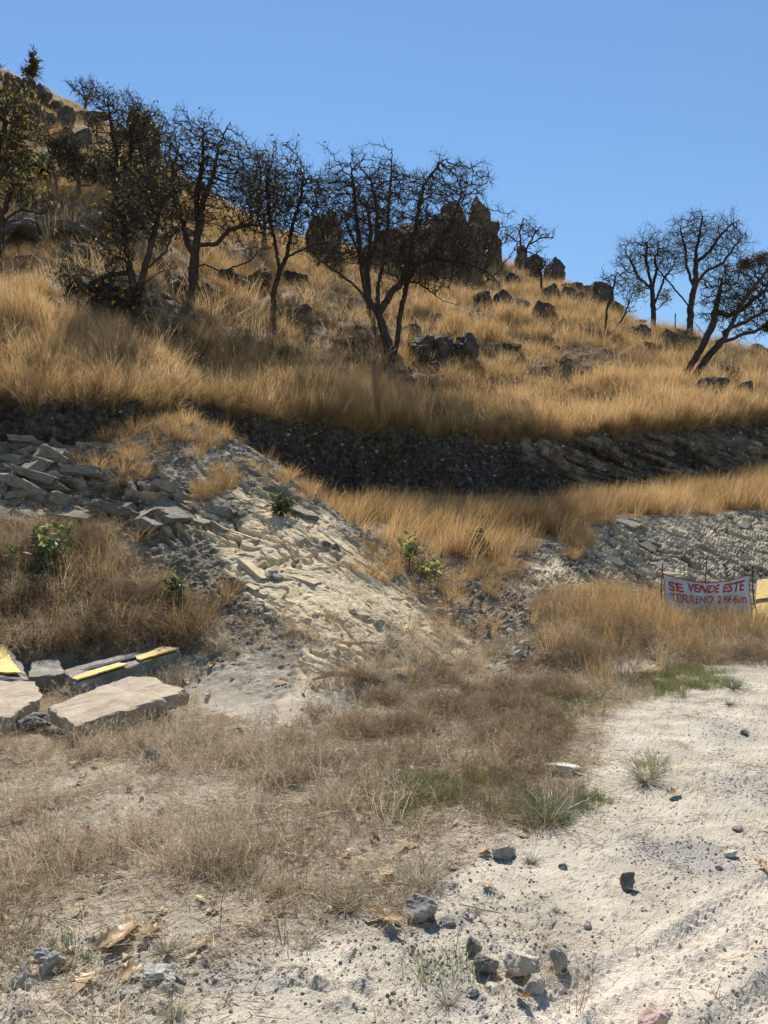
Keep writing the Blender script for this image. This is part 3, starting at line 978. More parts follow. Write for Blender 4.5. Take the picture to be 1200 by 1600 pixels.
def tubes(A, B, ra, rb, sides):
    """separate tapered tubes from A to B as quads"""
    n = len(A)
    d = B - A
    L = np.linalg.norm(d, axis=1, keepdims=True) + 1e-9
    d = d / L
    ref = np.where(np.abs(d[:, 2:3]) > 0.9, np.array([[1.0, 0, 0]]), np.array([[0, 0, 1.0]]))
    u = np.cross(d, ref); u /= np.linalg.norm(u, axis=1, keepdims=True) + 1e-9
    v = np.cross(d, u)
    ang = np.arange(sides) / sides * 2 * math.pi
    ring = u[:, None, :] * np.cos(ang)[None, :, None] + v[:, None, :] * np.sin(ang)[None, :, None]
    A2 = A - d * np.minimum(ra, L[:, 0] * 0.3)[:, None] * 0.5
    V = np.concatenate([A2[:, None] + ring * ra[:, None, None], B[:, None] + ring * rb[:, None, None]], 1).reshape(-1, 3)
    base = (np.arange(n) * sides * 2)[:, None]
    k = np.arange(sides); k2 = (k + 1) % sides
    Fq = np.stack([base + k, base + k2, base + sides + k2, base + sides + k], -1).reshape(-1, 4)
    return V, Fq


def chain_tube(pts, rad, sides, seed=0):
    """one continuous tapering tube along a polyline, slightly fluted like bark"""
    n = len(pts)
    t = np.gradient(pts, axis=0)
    t /= np.linalg.norm(t, axis=1, keepdims=True) + 1e-9
    ref = np.array([0.31, 0.92, 0.1])
    u = np.cross(t, ref); u /= np.linalg.norm(u, axis=1, keepdims=True) + 1e-9
    v = np.cross(t, u)
    ang = np.arange(sides) / sides * 2 * math.pi
    rr = rad[:, None] * (1 + .16 * vnoise(np.stack(np.broadcast_arrays(np.arange(n)[:, None] * .35, np.cos(ang)[None] * 1.6 + seed, np.sin(ang)[None] * 1.6), -1), seed))
    ring = pts[:, None] + (u[:, None] * np.cos(ang)[None, :, None] + v[:, None] * np.sin(ang)[None, :, None]) * rr[..., None]
    i = np.arange(n - 1)[:, None] * sides
    k = np.arange(sides); k2 = (k + 1) % sides
    Fq = np.stack([i + k, i + k2, i + sides + k2, i + sides + k], -1).reshape(-1, 4)
    return ring.reshape(-1, 3), Fq


def leaf_cloud(centres, r, size, n_per=1, spread=0.12, aspect=0.45):
    """small folded leaves around given points"""
    n = len(centres) * n_per
    C = np.repeat(centres, n_per, 0) + r.normal(size=(n, 3)) * spread
    d = r.normal(size=(n, 3)); d[:, 2] -= 0.3; d /= np.linalg.norm(d, axis=1)[:, None]
    w = np.cross(d, r.normal(size=(n, 3))); w /= np.linalg.norm(w, axis=1)[:, None] + 1e-9
    up = np.cross(d, w)
    L = size * r.uniform(0.6, 1.3, n)[:, None]
    a = C; b = C + d * L * 0.5 + w * L * aspect * 0.5 + up * L * 0.10
    e = C + d * L + up * L * 0.05 * 0; f = C + d * L * 0.5 - w * L * aspect * 0.5 + up * L * 0.10
    m = C + d * L * 0.52 - up * L * 0.04
    V = np.stack([a, b, e, f, m], 1).reshape(-1, 3)
    k = (np.arange(n) * 5)[:, None]
    T = np.stack([k + [0, 1, 4], k + [1, 2, 4], k + [2, 3, 4], k + [3, 0, 4]], 1).reshape(-1, 3)
    return V, T, n


def make_tree(name, label, base, stems, blobs, seed, n_attr=700, trunk_r=6, leaves=0, leaf_size=0.13, leaf_tint=(0.3, 0.2), yellow=0.0,
              step_px=5.3, twig=3, dd=None, foot_dy=0, group='oaks on the hillside', leaf_blobs=None, cat='tree', tip=0.0125):
    r = np.random.RandomState(seed)
    loc, nor = hit(base[0], base[1])
    if loc is None:
        loc, nor = hit(base[0], base[1] + 12)
    d = loc.y if dd is None else dd
    m = d / F
    org = np.array(loc)
    if dd is not None:
        org = at(base[0], base[1], d)

    def W(px, py, off=0.0):
        return (at(px, py, d) - org) * np.array([1, 1, 1]) + np.array([0, off, 0])
    st3 = []
    for k, st in enumerate(stems):
        dep = 0.0 if k == 0 else r.uniform(-1, 1) * 0.45
        tot = abs(st[-1][1] - st[0][1]) + abs(st[-1][0] - st[0][0])
        acc, pts = 0.0, []
        for q, p in enumerate(st):
            if q: acc += math.hypot(p[0] - st[q - 1][0], p[1] - st[q - 1][1])
            pts.append(W(p[0], p[1], dep * acc * m))
        st3.append(pts)
    st3[0][0] = np.array([0, 0, -0.25])
    bl3 = [(W(b[0], b[1], r.uniform(-.3, .3) * b[2] * m), (b[2] * m, b[3] * m)) for b in blobs]
    step = step_px * m
    N, par, sid = grow(st3, bl3, d, n_attr, step, seed)
    n = len(N)
    # terminal twigs
    kids = np.bincount(par[par >= 0], minlength=n)
    thin = np.where((sid < 0) | (kids == 0))[0]
    TA, TB, TR = [], [], []
    tips = []
    for rep in range(twig):
        pick = thin[r.uniform(size=len(thin)) < 0.7]
        dirs = N[pick] - N[np.maximum(par[pick], 0)]
        dirs /= np.linalg.norm(dirs, axis=1)[:, None] + 1e-9
        a = N[pick]
        dv = dirs + r.normal(size=dirs.shape) * 0.55
        dv[:, 2] += 0.15
        for q in range(3):
            dv /= np.linalg.norm(dv, axis=1)[:, None] + 1e-9
            b = a + dv * step * r.uniform(0.5, 1.15, len(a))[:, None]
            TA.append(a); TB.append(b); TR.append(np.full(len(a), tip * (0.85 - 0.22 * q) * (.6 if rep == 2 else 1)))
            a = b
            dv = dv + r.normal(size=dv.shape) * 0.3
        tips.append(a)
    # radii by the pipe model
    acc = np.zeros(n)
    order = np.arange(n)[::-1]
    e = 2.15
    t0 = tip ** e
    for i in order:
        if acc[i] == 0: acc[i] = t0
        else: acc[i] += t0 * 0.15
        if par[i] >= 0: acc[par[i]] += acc[i]
    rad = acc ** (1 / e)
    want = trunk_r * m
    first = np.where(sid == 0)[0][0]
    sc = want / rad[first]
    rad = np.where(rad > tip * 1.5, tip * 1.5 + (rad - tip * 1.5) * (want - tip * 1.5) / max(rad[first] - tip * 1.5, 1e-6), rad)
    flare = np.clip(1.6 - (N[:, 2] + 0.25) / (want * 5), 1, 1.6)
    rad = rad * np.where(sid == 0, flare, 1)
    root = thing(name, label, cat, org, group=group)
    eidx = np.where(par >= 0)[0]

    def seg_obj(nm, ids, sides):
        if len(ids) == 0: return
        rb = rad[ids]; ra = np.minimum(rad[par[ids]], rb * 1.6 + 0.004)
        V, Fq = tubes(N[par[ids]], N[ids], ra, rb, sides)
        link(nm, mesh_np(nm, V, Fq, M['bark'], True), root)
    for k in range(len(stems)):
        ids = np.where(sid == k)[0]
        if len(ids) < 2: continue
        pts, rr = N[ids], rad[ids]
        if par[ids[0]] >= 0:
            pts = np.concatenate([N[par[ids[0]]][None], pts]); rr = np.concatenate([[rr[0]], rr])
        rr = np.convolve(np.pad(rr, 2, mode='edge'), [.1, .2, .4, .2, .1], 'valid')
        V, Fq = chain_tube(pts, rr, 9, seed + k)
        nm = 'trunk' if k == 0 else 'limb'
        link(nm, mesh_np(nm, V, Fq, M['bark'], True), root)
    g = eidx[sid[eidx] < 0]
    V1, F1 = tubes(N[par[g]], N[g], np.minimum(rad[par[g]], rad[g] * 1.5 + 0.003), rad[g], 3)
    parts_V, parts_F = [V1], [F1]
    if TA:
        A_, B_, R_ = np.concatenate(TA), np.concatenate(TB), np.concatenate(TR)
        V2, F2 = tubes(A_, B_, R_, R_ * 0.7, 3)
        parts_V.append(V2); parts_F.append(F2 + len(V1))
    link('crown', mesh_np('crown', np.concatenate(parts_V), np.concatenate(parts_F), M['bark'], True), root)
    if leaves:
        tp = np.concatenate(tips)
        if leaf_blobs:
            keep = np.zeros(len(tp), bool); extra_pts = []
            for (bx, by, brx, bry) in leaf_blobs:
                c = W(bx, by)
                u = r.normal(size=(int(leaves), 3)); u /= np.linalg.norm(u, axis=1)[:, None]; u *= (r.uniform(size=int(leaves)) ** 0.5)[:, None]
                extra_pts.append(c + u * np.array([brx * m, brx * m * 0.8, bry * m]))
            cen = np.concatenate(extra_pts)
        else:
            cen = tp[r.randint(0, len(tp), int(leaves))]
        V, T, nl = leaf_cloud(cen, r, leaf_size, 1, step * 0.35)
        me = mesh_np('foliage', V, T, M['tree_leaf'])
        ti = np.clip(r.normal(leaf_tint[0], leaf_tint[1], nl), 0, 0.72)
        ti = np.where(r.uniform(size=nl) < yellow, r.uniform(0.8, 1.0, nl), ti)
        fattr(me, 'tint', np.repeat(ti, 5)); fattr(me, 'vary', np.full(nl * 5, 0.5))
        link('foliage', me, root)
    return root


TREES = [
    dict(name='oak_tree', label='big spreading bare oak with several trunks in front of the skyline crag', base=(610, 562), trunk_r=8.5, n_attr=1900, leaves=700, yellow=.02, seed=1,
         stems=[[(610, 562), (605, 530), (597, 505), (590, 488), (574, 466), (567, 430), (562, 385), (556, 335), (552, 290), (547, 255)],
                [(603, 535), (592, 491), (613, 457), (629, 443), (640, 411), (651, 350), (661, 297), (690, 262)],
                [(615, 560), (622, 526), (624, 497), (629, 470), (637, 433), (650, 405), (672, 385), (702, 345), (716, 310), (725, 280)],
                [(637, 440), (655, 446), (670, 460), (690, 480), (708, 488)], [(640, 415), (680, 405), (720, 415), (755, 430), (770, 445)],
                [(582, 485), (560, 455), (530, 435), (500, 418), (486, 405)], [(604, 560), (592, 575), (588, 545), (585, 510), (588, 480)],
                [(592, 491), (590, 455), (598, 420), (605, 370), (610, 310), (612, 265)], [(567, 430), (585, 390), (590, 340), (580, 290)]],
         blobs=[(600, 300, 85, 52), (690, 295, 60, 42), (640, 370, 128, 58), (715, 400, 58, 45), (535, 300, 42, 48), (738, 285, 30, 32), (650, 430, 70, 28), (545, 385, 50, 40), (515, 405, 32, 22)]),
    dict(name='oak_tree', label='tall oak with a straight dark trunk left of the slender oak', base=(302, 474), trunk_r=8, n_attr=1500, leaves=1100, yellow=.12, leaf_tint=(.4, .2), leaf_size=.18, seed=2,
         stems=[[(302, 474), (303, 420), (305, 393), (310, 353), (307, 303), (317, 253), (317, 203)], [(305, 393), (313, 383), (337, 383), (360, 360), (390, 353), (415, 355)],
                [(310, 370), (317, 353), (320, 327), (343, 287), (353, 253), (373, 227)], [(303, 400), (293, 380), (287, 353), (273, 307), (267, 267), (277, 230)],
                [(303, 418), (320, 413), (345, 425), (370, 418), (395, 408), (405, 395)]],
         blobs=[(320, 240, 70, 45), (290, 290, 60, 50), (370, 290, 55, 52), (392, 350, 42, 32), (268, 335, 34, 36), (320, 330, 60, 45), (250, 290, 30, 40)]),
    dict(name='oak_tree', label='scorched looking oak with drooping dark limbs and a low tangled side', base=(209, 492), trunk_r=8, n_attr=1300, leaves=800, yellow=.14, leaf_tint=(.38, .2), leaf_size=.17, seed=3,
         stems=[[(209, 492), (214, 470), (203, 420), (197, 387), (193, 353), (183, 327)], [(214, 470), (220, 440), (230, 403), (240, 360), (247, 320), (270, 290)],
                [(217, 448), (247, 423), (273, 413)], [(230, 420), (260, 397), (277, 363)], [(203, 425), (165, 432), (133, 447), (120, 450), (100, 463), (75, 480)],
                [(200, 405), (175, 400), (160, 415), (150, 430), (137, 450)], [(208, 478), (177, 460), (147, 463), (120, 478)]],
         blobs=[(215, 330, 52, 55), (190, 400, 28, 40), (140, 455, 58, 22), (245, 310, 35, 50), (200, 470, 40, 22), (105, 440, 25, 15)]),
    dict(name='oak_tree', label='oak behind the scorched one with a dense leafy top against the sky', base=(200, 318), trunk_r=5.5, n_attr=1200, leaves=1500, yellow=.03, seed=4, step_px=5, tip=.016,
         stems=[[(200, 318), (198, 287), (187, 253), (177, 220), (170, 170)], [(187, 260), (170, 240), (153, 223), (140, 207)], [(198, 280), (203, 247), (207, 203), (217, 170)], [(200, 270), (225, 240), (240, 205)]],
         blobs=[(165, 163, 26, 24), (200, 200, 45, 45), (232, 225, 40, 42), (185, 255, 38, 35)], leaf_size=.2),
    dict(name='oak_tree', label='slender oak with a thin bent trunk left of the big spreading oak', base=(428, 484), trunk_r=4.2, n_attr=1200, leaves=800, yellow=.08, leaf_tint=(.35, .2), leaf_size=.17, seed=5,
         stems=[[(428, 484), (428, 453), (437, 423), (447, 403), (457, 353), (470, 310), (475, 270)], [(437, 423), (432, 390), (425, 350), (420, 300)], [(447, 403), (465, 390), (490, 375), (515, 370)]],
         blobs=[(430, 280, 48, 42), (480, 300, 45, 40), (450, 340, 55, 38), (505, 330, 34, 42), (400, 320, 30, 35)]),
    dict(name='oak_tree', label='leafy oak with yellow green leaves cut by the picture edge', base=(-2, 408), trunk_r=6, n_attr=900, leaves=1000, leaf_tint=(.58, .15), yellow=.12, seed=6, leaf_size=.22,
         stems=[[(-2, 408), (4, 347), (-10, 300), (-5, 240), (10, 190)], [(4, 347), (20, 328), (30, 322), (55, 325), (75, 310)], [(6, 335), (22, 290), (15, 250), (30, 200)]],
         blobs=[(20, 200, 38, 50), (15, 260, 42, 40), (40, 310, 40, 18), (-10, 150, 35, 40)]),
    dict(name='oak_sapling', label='slender bare sapling with a curved stem on the upper slope', base=(87, 306), trunk_r=2, n_attr=160, seed=7, group='saplings on the upper slope', tip=.018,
         stems=[[(87, 306), (88, 290), (84, 270), (78, 240), (70, 215), (62, 200)], [(80, 255), (84, 235), (82, 215)]], blobs=[(72, 212, 20, 20), (86, 228, 10, 18)]),
    dict(name='oak_sapling', label='forked leafy sapling right of the slender bare one', base=(121, 308), trunk_r=3.2, n_attr=300, leaves=350, seed=8, group='saplings on the upper slope', tip=.018, leaf_size=.25, leaf_tint=(.2, .15),
         stems=[[(121, 308), (124, 290), (118, 270), (108, 250), (100, 225)], [(124, 292), (140, 287), (146, 275)], [(120, 278), (108, 282), (102, 278)]], blobs=[(107, 247, 20, 26), (146, 273, 8, 10), (100, 228, 16, 14)]),
    dict(name='oak_tree', label='lone bare tree on the skyline between the boulders and the leafy top', base=(134, 172), trunk_r=2, n_attr=230, seed=9, group='little trees on the skyline', tip=.03, step_px=4,
         stems=[[(134, 174), (134, 160), (132, 148), (128, 136)], [(134, 160), (142, 150), (148, 142)], [(133, 155), (122, 142)]], blobs=[(132, 142, 19, 16), (148, 146, 10, 12)]),
    dict(name='oak_tree', label='narrow upright leafy tree at the top of the hill', base=(50, 146), trunk_r=1.8, n_attr=200, leaves=260, seed=10, group='little trees on the skyline', tip=.03, step_px=4, leaf_size=.4, leaf_tint=(.45, .15),
         stems=[[(50, 146), (50, 120), (52, 90)], [(50, 126), (40, 112)], [(50, 128), (58, 112)]], blobs=[(52, 104, 6, 24), (40, 110, 9, 8), (58, 112, 5, 12)], leaf_blobs=[(52, 100, 6, 20), (47, 113, 6, 8)]),
    dict(name='oak_tree', label='bare tree on the skyline behind the little rock pillar', base=(821, 414), trunk_r=2.2, n_attr=330, seed=11, group='little trees on the skyline', tip=.022, step_px=5, twig=1,
         stems=[[(821, 416), (821, 400), (822, 390), (826, 382), (833, 370), (840, 360), (846, 354)], [(821, 398), (812, 382), (811, 364), (815, 348)], [(812, 380), (802, 376), (788, 370)], [(826, 383), (846, 372), (864, 371)], [(823, 392), (836, 398), (846, 386)]],
         blobs=[(818, 362, 24, 14), (846, 366, 20, 11), (840, 390, 14, 9), (792, 372, 10, 8)]),
    dict(name='dead_tree', label='stunted dark tree on the slope below the layered outcrop', base=(846, 463), trunk_r=1.8, n_attr=140, leaves=160, seed=12, group='little trees on the skyline', tip=.02, step_px=4, leaf_size=.2, leaf_tint=(.1, .1),
         stems=[[(846, 463), (846, 445), (846, 430), (843, 420)]], blobs=[(844, 420, 12, 9)]),
    dict(name='oak_tree', label='thin oak of two leaning stems at the skyline gap', base=(943, 521), trunk_r=2.4, n_attr=300, leaves=230, seed=13, leaf_tint=(.4, .15), group='oaks on the right skyline',
         stems=[[(943, 521), (946, 514), (948, 483), (955, 465), (960, 441), (964, 425)], [(946, 520), (957, 520), (971, 502), (983, 483), (990, 462)], [(955, 470), (952, 445)]],
         blobs=[(958, 436, 20, 13), (982, 442, 20, 18), (985, 470, 10, 16)]),
    dict(name='oak_tree', label='round crowned oak with a leafy clump on its left on the skyline', base=(1021, 507), trunk_r=4.2, n_attr=800, leaves=300, seed=14, leaf_tint=(.45, .15), group='oaks on the right skyline',
         stems=[[(1021, 507), (1021, 483), (1019, 451), (1013, 425), (1009, 402), (1011, 378)], [(1021, 480), (1032, 451), (1039, 432), (1050, 420)], [(1019, 451), (999, 430), (990, 400)], [(1019, 451), (1030, 418), (1030, 397), (1037, 378)], [(1022, 488), (1008, 505)], [(1022, 488), (1040, 472)]],
         blobs=[(1015, 390, 38, 34), (994, 405, 24, 28), (1045, 408, 26, 30), (1040, 465, 12, 12), (1000, 452, 12, 12)], leaf_blobs=[(1000, 452, 14, 14), (1038, 463, 14, 13)]),
    dict(name='oak_tree', label='tallest oak on the right skyline with an upright flat topped crown', base=(1076, 518), trunk_r=5, n_attr=1100, leaves=160, seed=15, leaf_tint=(.2, .1), group='oaks on the right skyline',
         stems=[[(1076, 518), (1079, 493), (1080, 469), (1086, 446), (1087, 418), (1088, 390), (1093, 364), (1097, 339)], [(1078, 479), (1062, 455), (1051, 434), (1037, 413), (1032, 398)], [(1084, 450), (1069, 420), (1065, 397), (1053, 367)],
                [(1086, 446), (1100, 427), (1121, 418), (1144, 383)], [(1088, 410), (1107, 395), (1125, 367), (1149, 348)], [(1079, 500), (1105, 494), (1112, 488)]],
         blobs=[(1097, 364, 48, 30), (1132, 364, 34, 27), (1062, 388, 30, 30), (1110, 402, 48, 30), (1150, 384, 22, 22)]),
    dict(name='oak_tree', label='leaning oak with two twisted trunks above the long dark rock', base=(1074, 603), trunk_r=7.5, n_attr=1500, leaves=500, seed=16, leaf_tint=(.3, .15), group='oaks on the right skyline',
         stems=[[(1074, 603), (1072, 584), (1079, 572), (1090, 553), (1104, 528), (1114, 507), (1118, 483), (1123, 460), (1128, 437)],
                [(1077, 602), (1084, 590), (1093, 574), (1103, 558), (1121, 537), (1130, 518), (1139, 493), (1153, 469), (1172, 446), (1184, 418)],
                [(1121, 535), (1144, 530), (1163, 521), (1181, 518), (1198, 507), (1215, 500)], [(1139, 493), (1163, 481), (1181, 465), (1200, 451)], [(1104, 528), (1093, 518), (1085, 511)], [(1130, 518), (1160, 505), (1190, 490), (1215, 480)]],
         blobs=[(1150, 465, 52, 42), (1195, 470, 40, 50), (1125, 450, 32, 34), (1182, 422, 32, 26), (1180, 505, 42, 18)], leaf_blobs=[(1165, 412, 14, 12), (1190, 405, 14, 14), (1203, 510, 10, 10), (1150, 470, 45, 38)]),
    dict(name='oak_tree', label='oak half hidden behind the left side of the big spreading oak', base=(577, 496), trunk_r=4, n_attr=500, leaves=100, seed=17,
         stems=[[(577, 496), (576, 450), (574, 410), (580, 370), (575, 330)], [(575, 440), (560, 400), (545, 360)]], blobs=[(572, 330, 38, 45), (545, 350, 25, 30)]),
    dict(name='oak_tree', label='distant oak seen between the tall oak and the slender oak', base=(412, 378), trunk_r=3, n_attr=500, leaves=250, seed=18, tip=.016, yellow=.03,
         stems=[[(412, 378), (413, 350), (408, 320), (400, 290)], [(413, 355), (425, 330), (432, 300)]], blobs=[(405, 290, 35, 35), (435, 300, 25, 30)]),
]
for t in TREES:
    make_tree(**dict(t, n_attr=int(t['n_attr'] * 2.1)))


def make_bush(name, label, base, rpx, n_leaf, seed, tint=(0.25, 0.15), leaf_size=0.12, n_attr=120, group=None, cat='shrub', hpx=None, stem_r=1.2, aspect=0.45):
    r = np.random.RandomState(seed)
    loc, nor = hit(*base)
    if loc is None: loc, nor = hit(base[0], base[1] + 10)
    m = loc.y / F
    hpx = hpx or rpx
    o = thing(name, label, cat, loc, group=group)
    bl = [(np.array([0, 0, hpx * m]), (rpx * m, hpx * m * 0.9))]
    st = [[np.array([0, 0, -0.05]), np.array([0, 0, hpx * m * .6])]]
    N, par, sid = grow(st, bl, loc.y, n_attr, rpx * m / 6, seed)
    e = np.where(par >= 0)[0]
    rd = np.where(sid >= 0, stem_r * m, stem_r * m * .5)
    V, Fq = tubes(N[par[e]], N[e], rd[e], rd[e] * .8, 4)
    link('stem', mesh_np('stem', V, Fq, M['bark'], True), o)
    tips = N[sid < 0]
    cen = tips[r.randint(0, len(tips), n_leaf)]
    V, T, nl = leaf_cloud(cen, r, leaf_size, 1, rpx * m * .10, aspect)
    me = mesh_np('foliage', V, T, M['leaf'])
    fattr(me, 'tint', np.repeat(np.clip(r.normal(tint[0], tint[1], nl), 0, 1), 5)); fattr(me, 'vary', np.full(nl * 5, .5))
    link('foliage', me, o)
    return o


for (px, py, rr, hh, lab, sd) in [(150, 300, 28, 22, 'left bush of the dark thicket under the leafy topped oak', 1), (188, 302, 30, 26, 'right bush of the dark thicket under the leafy topped oak', 2),
                                  (105, 255, 20, 14, 'dark bush on the ledge above the slender sapling', 3), (225, 292, 26, 24, 'dark bush right of the leafy topped oak trunk', 4), (60, 280, 26, 18, 'dark bush behind the leafy oak at the picture edge', 5)]:
    make_bush('dark_bush', lab, (px, py), rr, 900, 400 + sd, (.12, .12), .30, 160, 'dark bushes on the upper slope', 'bush', hh)
for (px, py, rr, hh, n, ts, ls, lab, sd) in [
    (72, 905, 40, 46, 420, (.55, .2), .13, 'green leafy shrub in the brown weeds at the foot of the strata', 1),
    (272, 965, 26, 34, 220, (.42, .2), .13, 'grey green shrub above the yellow edged slab', 2),
    (437, 806, 18, 20, 110, (.4, .2), .15, 'small green shrub on the crest of the rock spur', 3),
    (738, 868, 20, 20, 260, (.12, .12), .16, 'dark green bush in the shade of the tall golden grass', 4),
    (640, 890, 20, 28, 60, (.8, .15), .15, 'pale leaved shrub behind the rock spur', 5),
    (668, 908, 26, 20, 60, (.85, .15), .17, 'sparse drooping sapling right of the pale leaved shrub', 6)]:
    make_bush('leafy_shrub', lab, (px, py), rr, n, 500 + sd, ts, ls, 110, 'green shrubs on the cut slope', 'shrub', hh)
print('trees', time.time() - T0)


# ------------------------------------------------------------------ grass, weeds, pebbles: uncountable, instanced clumps
def ribbons(base, dirs, length, width, r, curve, nseg=3, gravity=0.3):
    """thin blades: base points, start directions, lengths -> vertices, triangles, blade ids"""
    n = len(base)
    d = dirs / (np.linalg.norm(dirs, axis=1, keepdims=True) + 1e-9)
    side = np.cross(d, r.normal(size=(n, 3))); side /= np.linalg.norm(side, axis=1, keepdims=True) + 1e-9
    bend = r.normal(size=(n, 3)) * curve
    bend[:, 2] -= gravity
    p = base.copy()
    V = []
    for k in range(nseg):
        w = (width * (1 - 0.75 * k / nseg))[:, None]
        V += [p - side * w / 2, p + side * w / 2]
        p = p + d * (length / nseg)[:, None]
        d = d + bend / nseg
        d /= np.linalg.norm(d, axis=1, keepdims=True) + 1e-9
    V.append(p)
    nv = 2 * nseg + 1
    V = np.stack(V, 1).reshape(-1, 3)
    b = (np.arange(n) * nv)[:, None]
    T = []
    for k in range(nseg - 1):
        T += [b + [2 * k, 2 * k + 1, 2 * k + 3], b + [2 * k, 2 * k + 3, 2 * k + 2]]
    T.append(b + [2 * nseg - 2, 2 * nseg - 1, 2 * nseg])
    T = np.stack(T, 1).reshape(-1, 3)
    return V, T, np.repeat(np.arange(n), nv), p, d


def tuft(name, mat, seed, n, h, hvar, spread, lean, width, curve, grav, nseg=3, plume=0, plume_len=0.06, wind=0.0, panicle=0):
    r = np.random.RandomState(seed)
    a = r.uniform(0, 2 * math.pi, n)
    q = np.sqrt(r.uniform(0, 1, n)) * spread
    base = np.stack([np.cos(a) * q, np.sin(a) * q, np.full(n, -0.02)], 1)
    out = np.stack([np.cos(a), np.sin(a), np.zeros(n)], 1) * (lean * r.uniform(0.2, 1.2, n))[:, None]
    out[:, 0] += wind
    d = out + np.array([0, 0, 1.0]) + r.normal(size=(n, 3)) * 0.10
    L = h * r.uniform(1 - hvar, 1 + hvar, n)
    V, T, bid, tips, td = ribbons(base, d, L, np.full(n, width) * r.uniform(.7, 1.3, n), r, curve, nseg, grav)
    vary = r.uniform(0, 1, n)[bid]
    VV, TT, vv = [V], [T], [vary]
    off = len(V)
    if plume:
        # side hairs on the upper part of each blade
        m = n * plume
        k = np.repeat(np.arange(n), plume)
        f = r.uniform(0.45, 1.0, m)
        nv = 2 * nseg + 1
        Vb = V.reshape(n, nv, 3)
        lo = np.minimum((f * nseg).astype(int), nseg - 1)
        A = Vb[k, 2 * lo]
        B = np.where((lo == nseg - 1)[:, None], Vb[k, nv - 1], Vb[k, np.minimum(2 * lo + 2, nv - 1)])
        st = A + (B - A) * (f * nseg - lo)[:, None]
        hd = (B - A); hd /= np.linalg.norm(hd, axis=1, keepdims=True) + 1e-9
        hd = hd + r.normal(size=(m, 3)) * (0.8 if panicle else 0.35)
        V2, T2, b2, _, _ = ribbons(st, hd, plume_len * r.uniform(.5, 1.4, m), np.full(m, width * 0.6), r, 0.4, 1 if not panicle else 2, 0.1)
        VV.append(V2); TT.append(T2 + off); vv.append(np.clip(r.uniform(.25, 1, m)[b2], 0, 1)); off += len(V2)
    me = mesh_np(name, np.concatenate(VV), np.concatenate(TT), mat)
    fattr(me, 'vary', np.concatenate(vv))
    return me


def twiggy(name, mat, seed, n, h, spread, width, levels=3):
    """branching dry weed: wiry stems that fork again and again"""
    r = np.random.RandomState(seed)
    a = r.uniform(0, 2 * math.pi, n)
    q = np.sqrt(r.uniform(0, 1, n)) * spread * 0.35
    base = np.stack([np.cos(a) * q, np.sin(a) * q, np.full(n, -0.02)], 1)
    d = np.stack([np.cos(a), np.sin(a), np.zeros(n)], 1) * r.uniform(0.1, 1.0, n)[:, None] + np.array([0, 0, 1.0])
    L = h * r.uniform(.35, .6, n)
    VV, TT, vv, off = [], [], [], 0
    w = width
    for lev in range(levels):
        V, T, bid, tips, td = ribbons(base, d, L, np.full(len(base), w), r, 0.5, 2, 0.05)
        VV.append(V); TT.append(T + off); off += len(V)
        vv.append(np.clip(r.uniform(0, .8, len(base))[bid] + 0.12 * lev, 0, 1))
        kk = 3 if lev < levels - 1 else 2
        base = np.repeat(tips, kk, 0)
        st = np.repeat(np.arange(len(tips)), kk)
        base = base - np.repeat(td, kk, 0) * (np.repeat(L, kk) * r.uniform(0, .6, len(base)))[:, None]
        d = np.repeat(td, kk, 0) + r.normal(size=(len(base), 3)) * 0.6 + np.array([0, 0, .15])
        L = np.repeat(L, kk) * r.uniform(.35, .7, len(base))
        w *= 0.75
    me = mesh_np(name, np.concatenate(VV), np.concatenate(TT), mat)
    fattr(me, 'vary', np.concatenate(vv))
    return me


def scatter(dens, count, seed):
    """points on the terrain quads, weighted by area times density"""
    r = np.random.RandomState(seed)
    a = P[:-1, :-1]; b = P[:-1, 1:]; c = P[1:, 1:]; dd = P[1:, :-1]
    w = dens[:-1, :-1] * AREA
    w = w.ravel().astype(np.float64)
    cw_ = np.cumsum(w)
    k = np.searchsorted(cw_, r.uniform(0, cw_[-1], count))
    k = np.minimum(k, len(w) - 1)
    u, v = r.uniform(size=(count, 1)), r.uniform(size=(count, 1))
    a, b, c, dd = (t.reshape(-1, 3)[k] for t in (a, b, c, dd))
    p = (a * (1 - u) + b * u) * (1 - v) + (dd * (1 - u) + c * u) * v
    nrm = NRM[:-1, :-1].reshape(-1, 3)[k]
    return p, nrm, k


AREA = np.linalg.norm(np.cross(P[:-1, 1:] - P[:-1, :-1], P[1:, :-1] - P[:-1, :-1]), axis=-1)
VIS = ((PX > -220) & (PX < 1400) & (PY < 1720)).astype(np.float32)


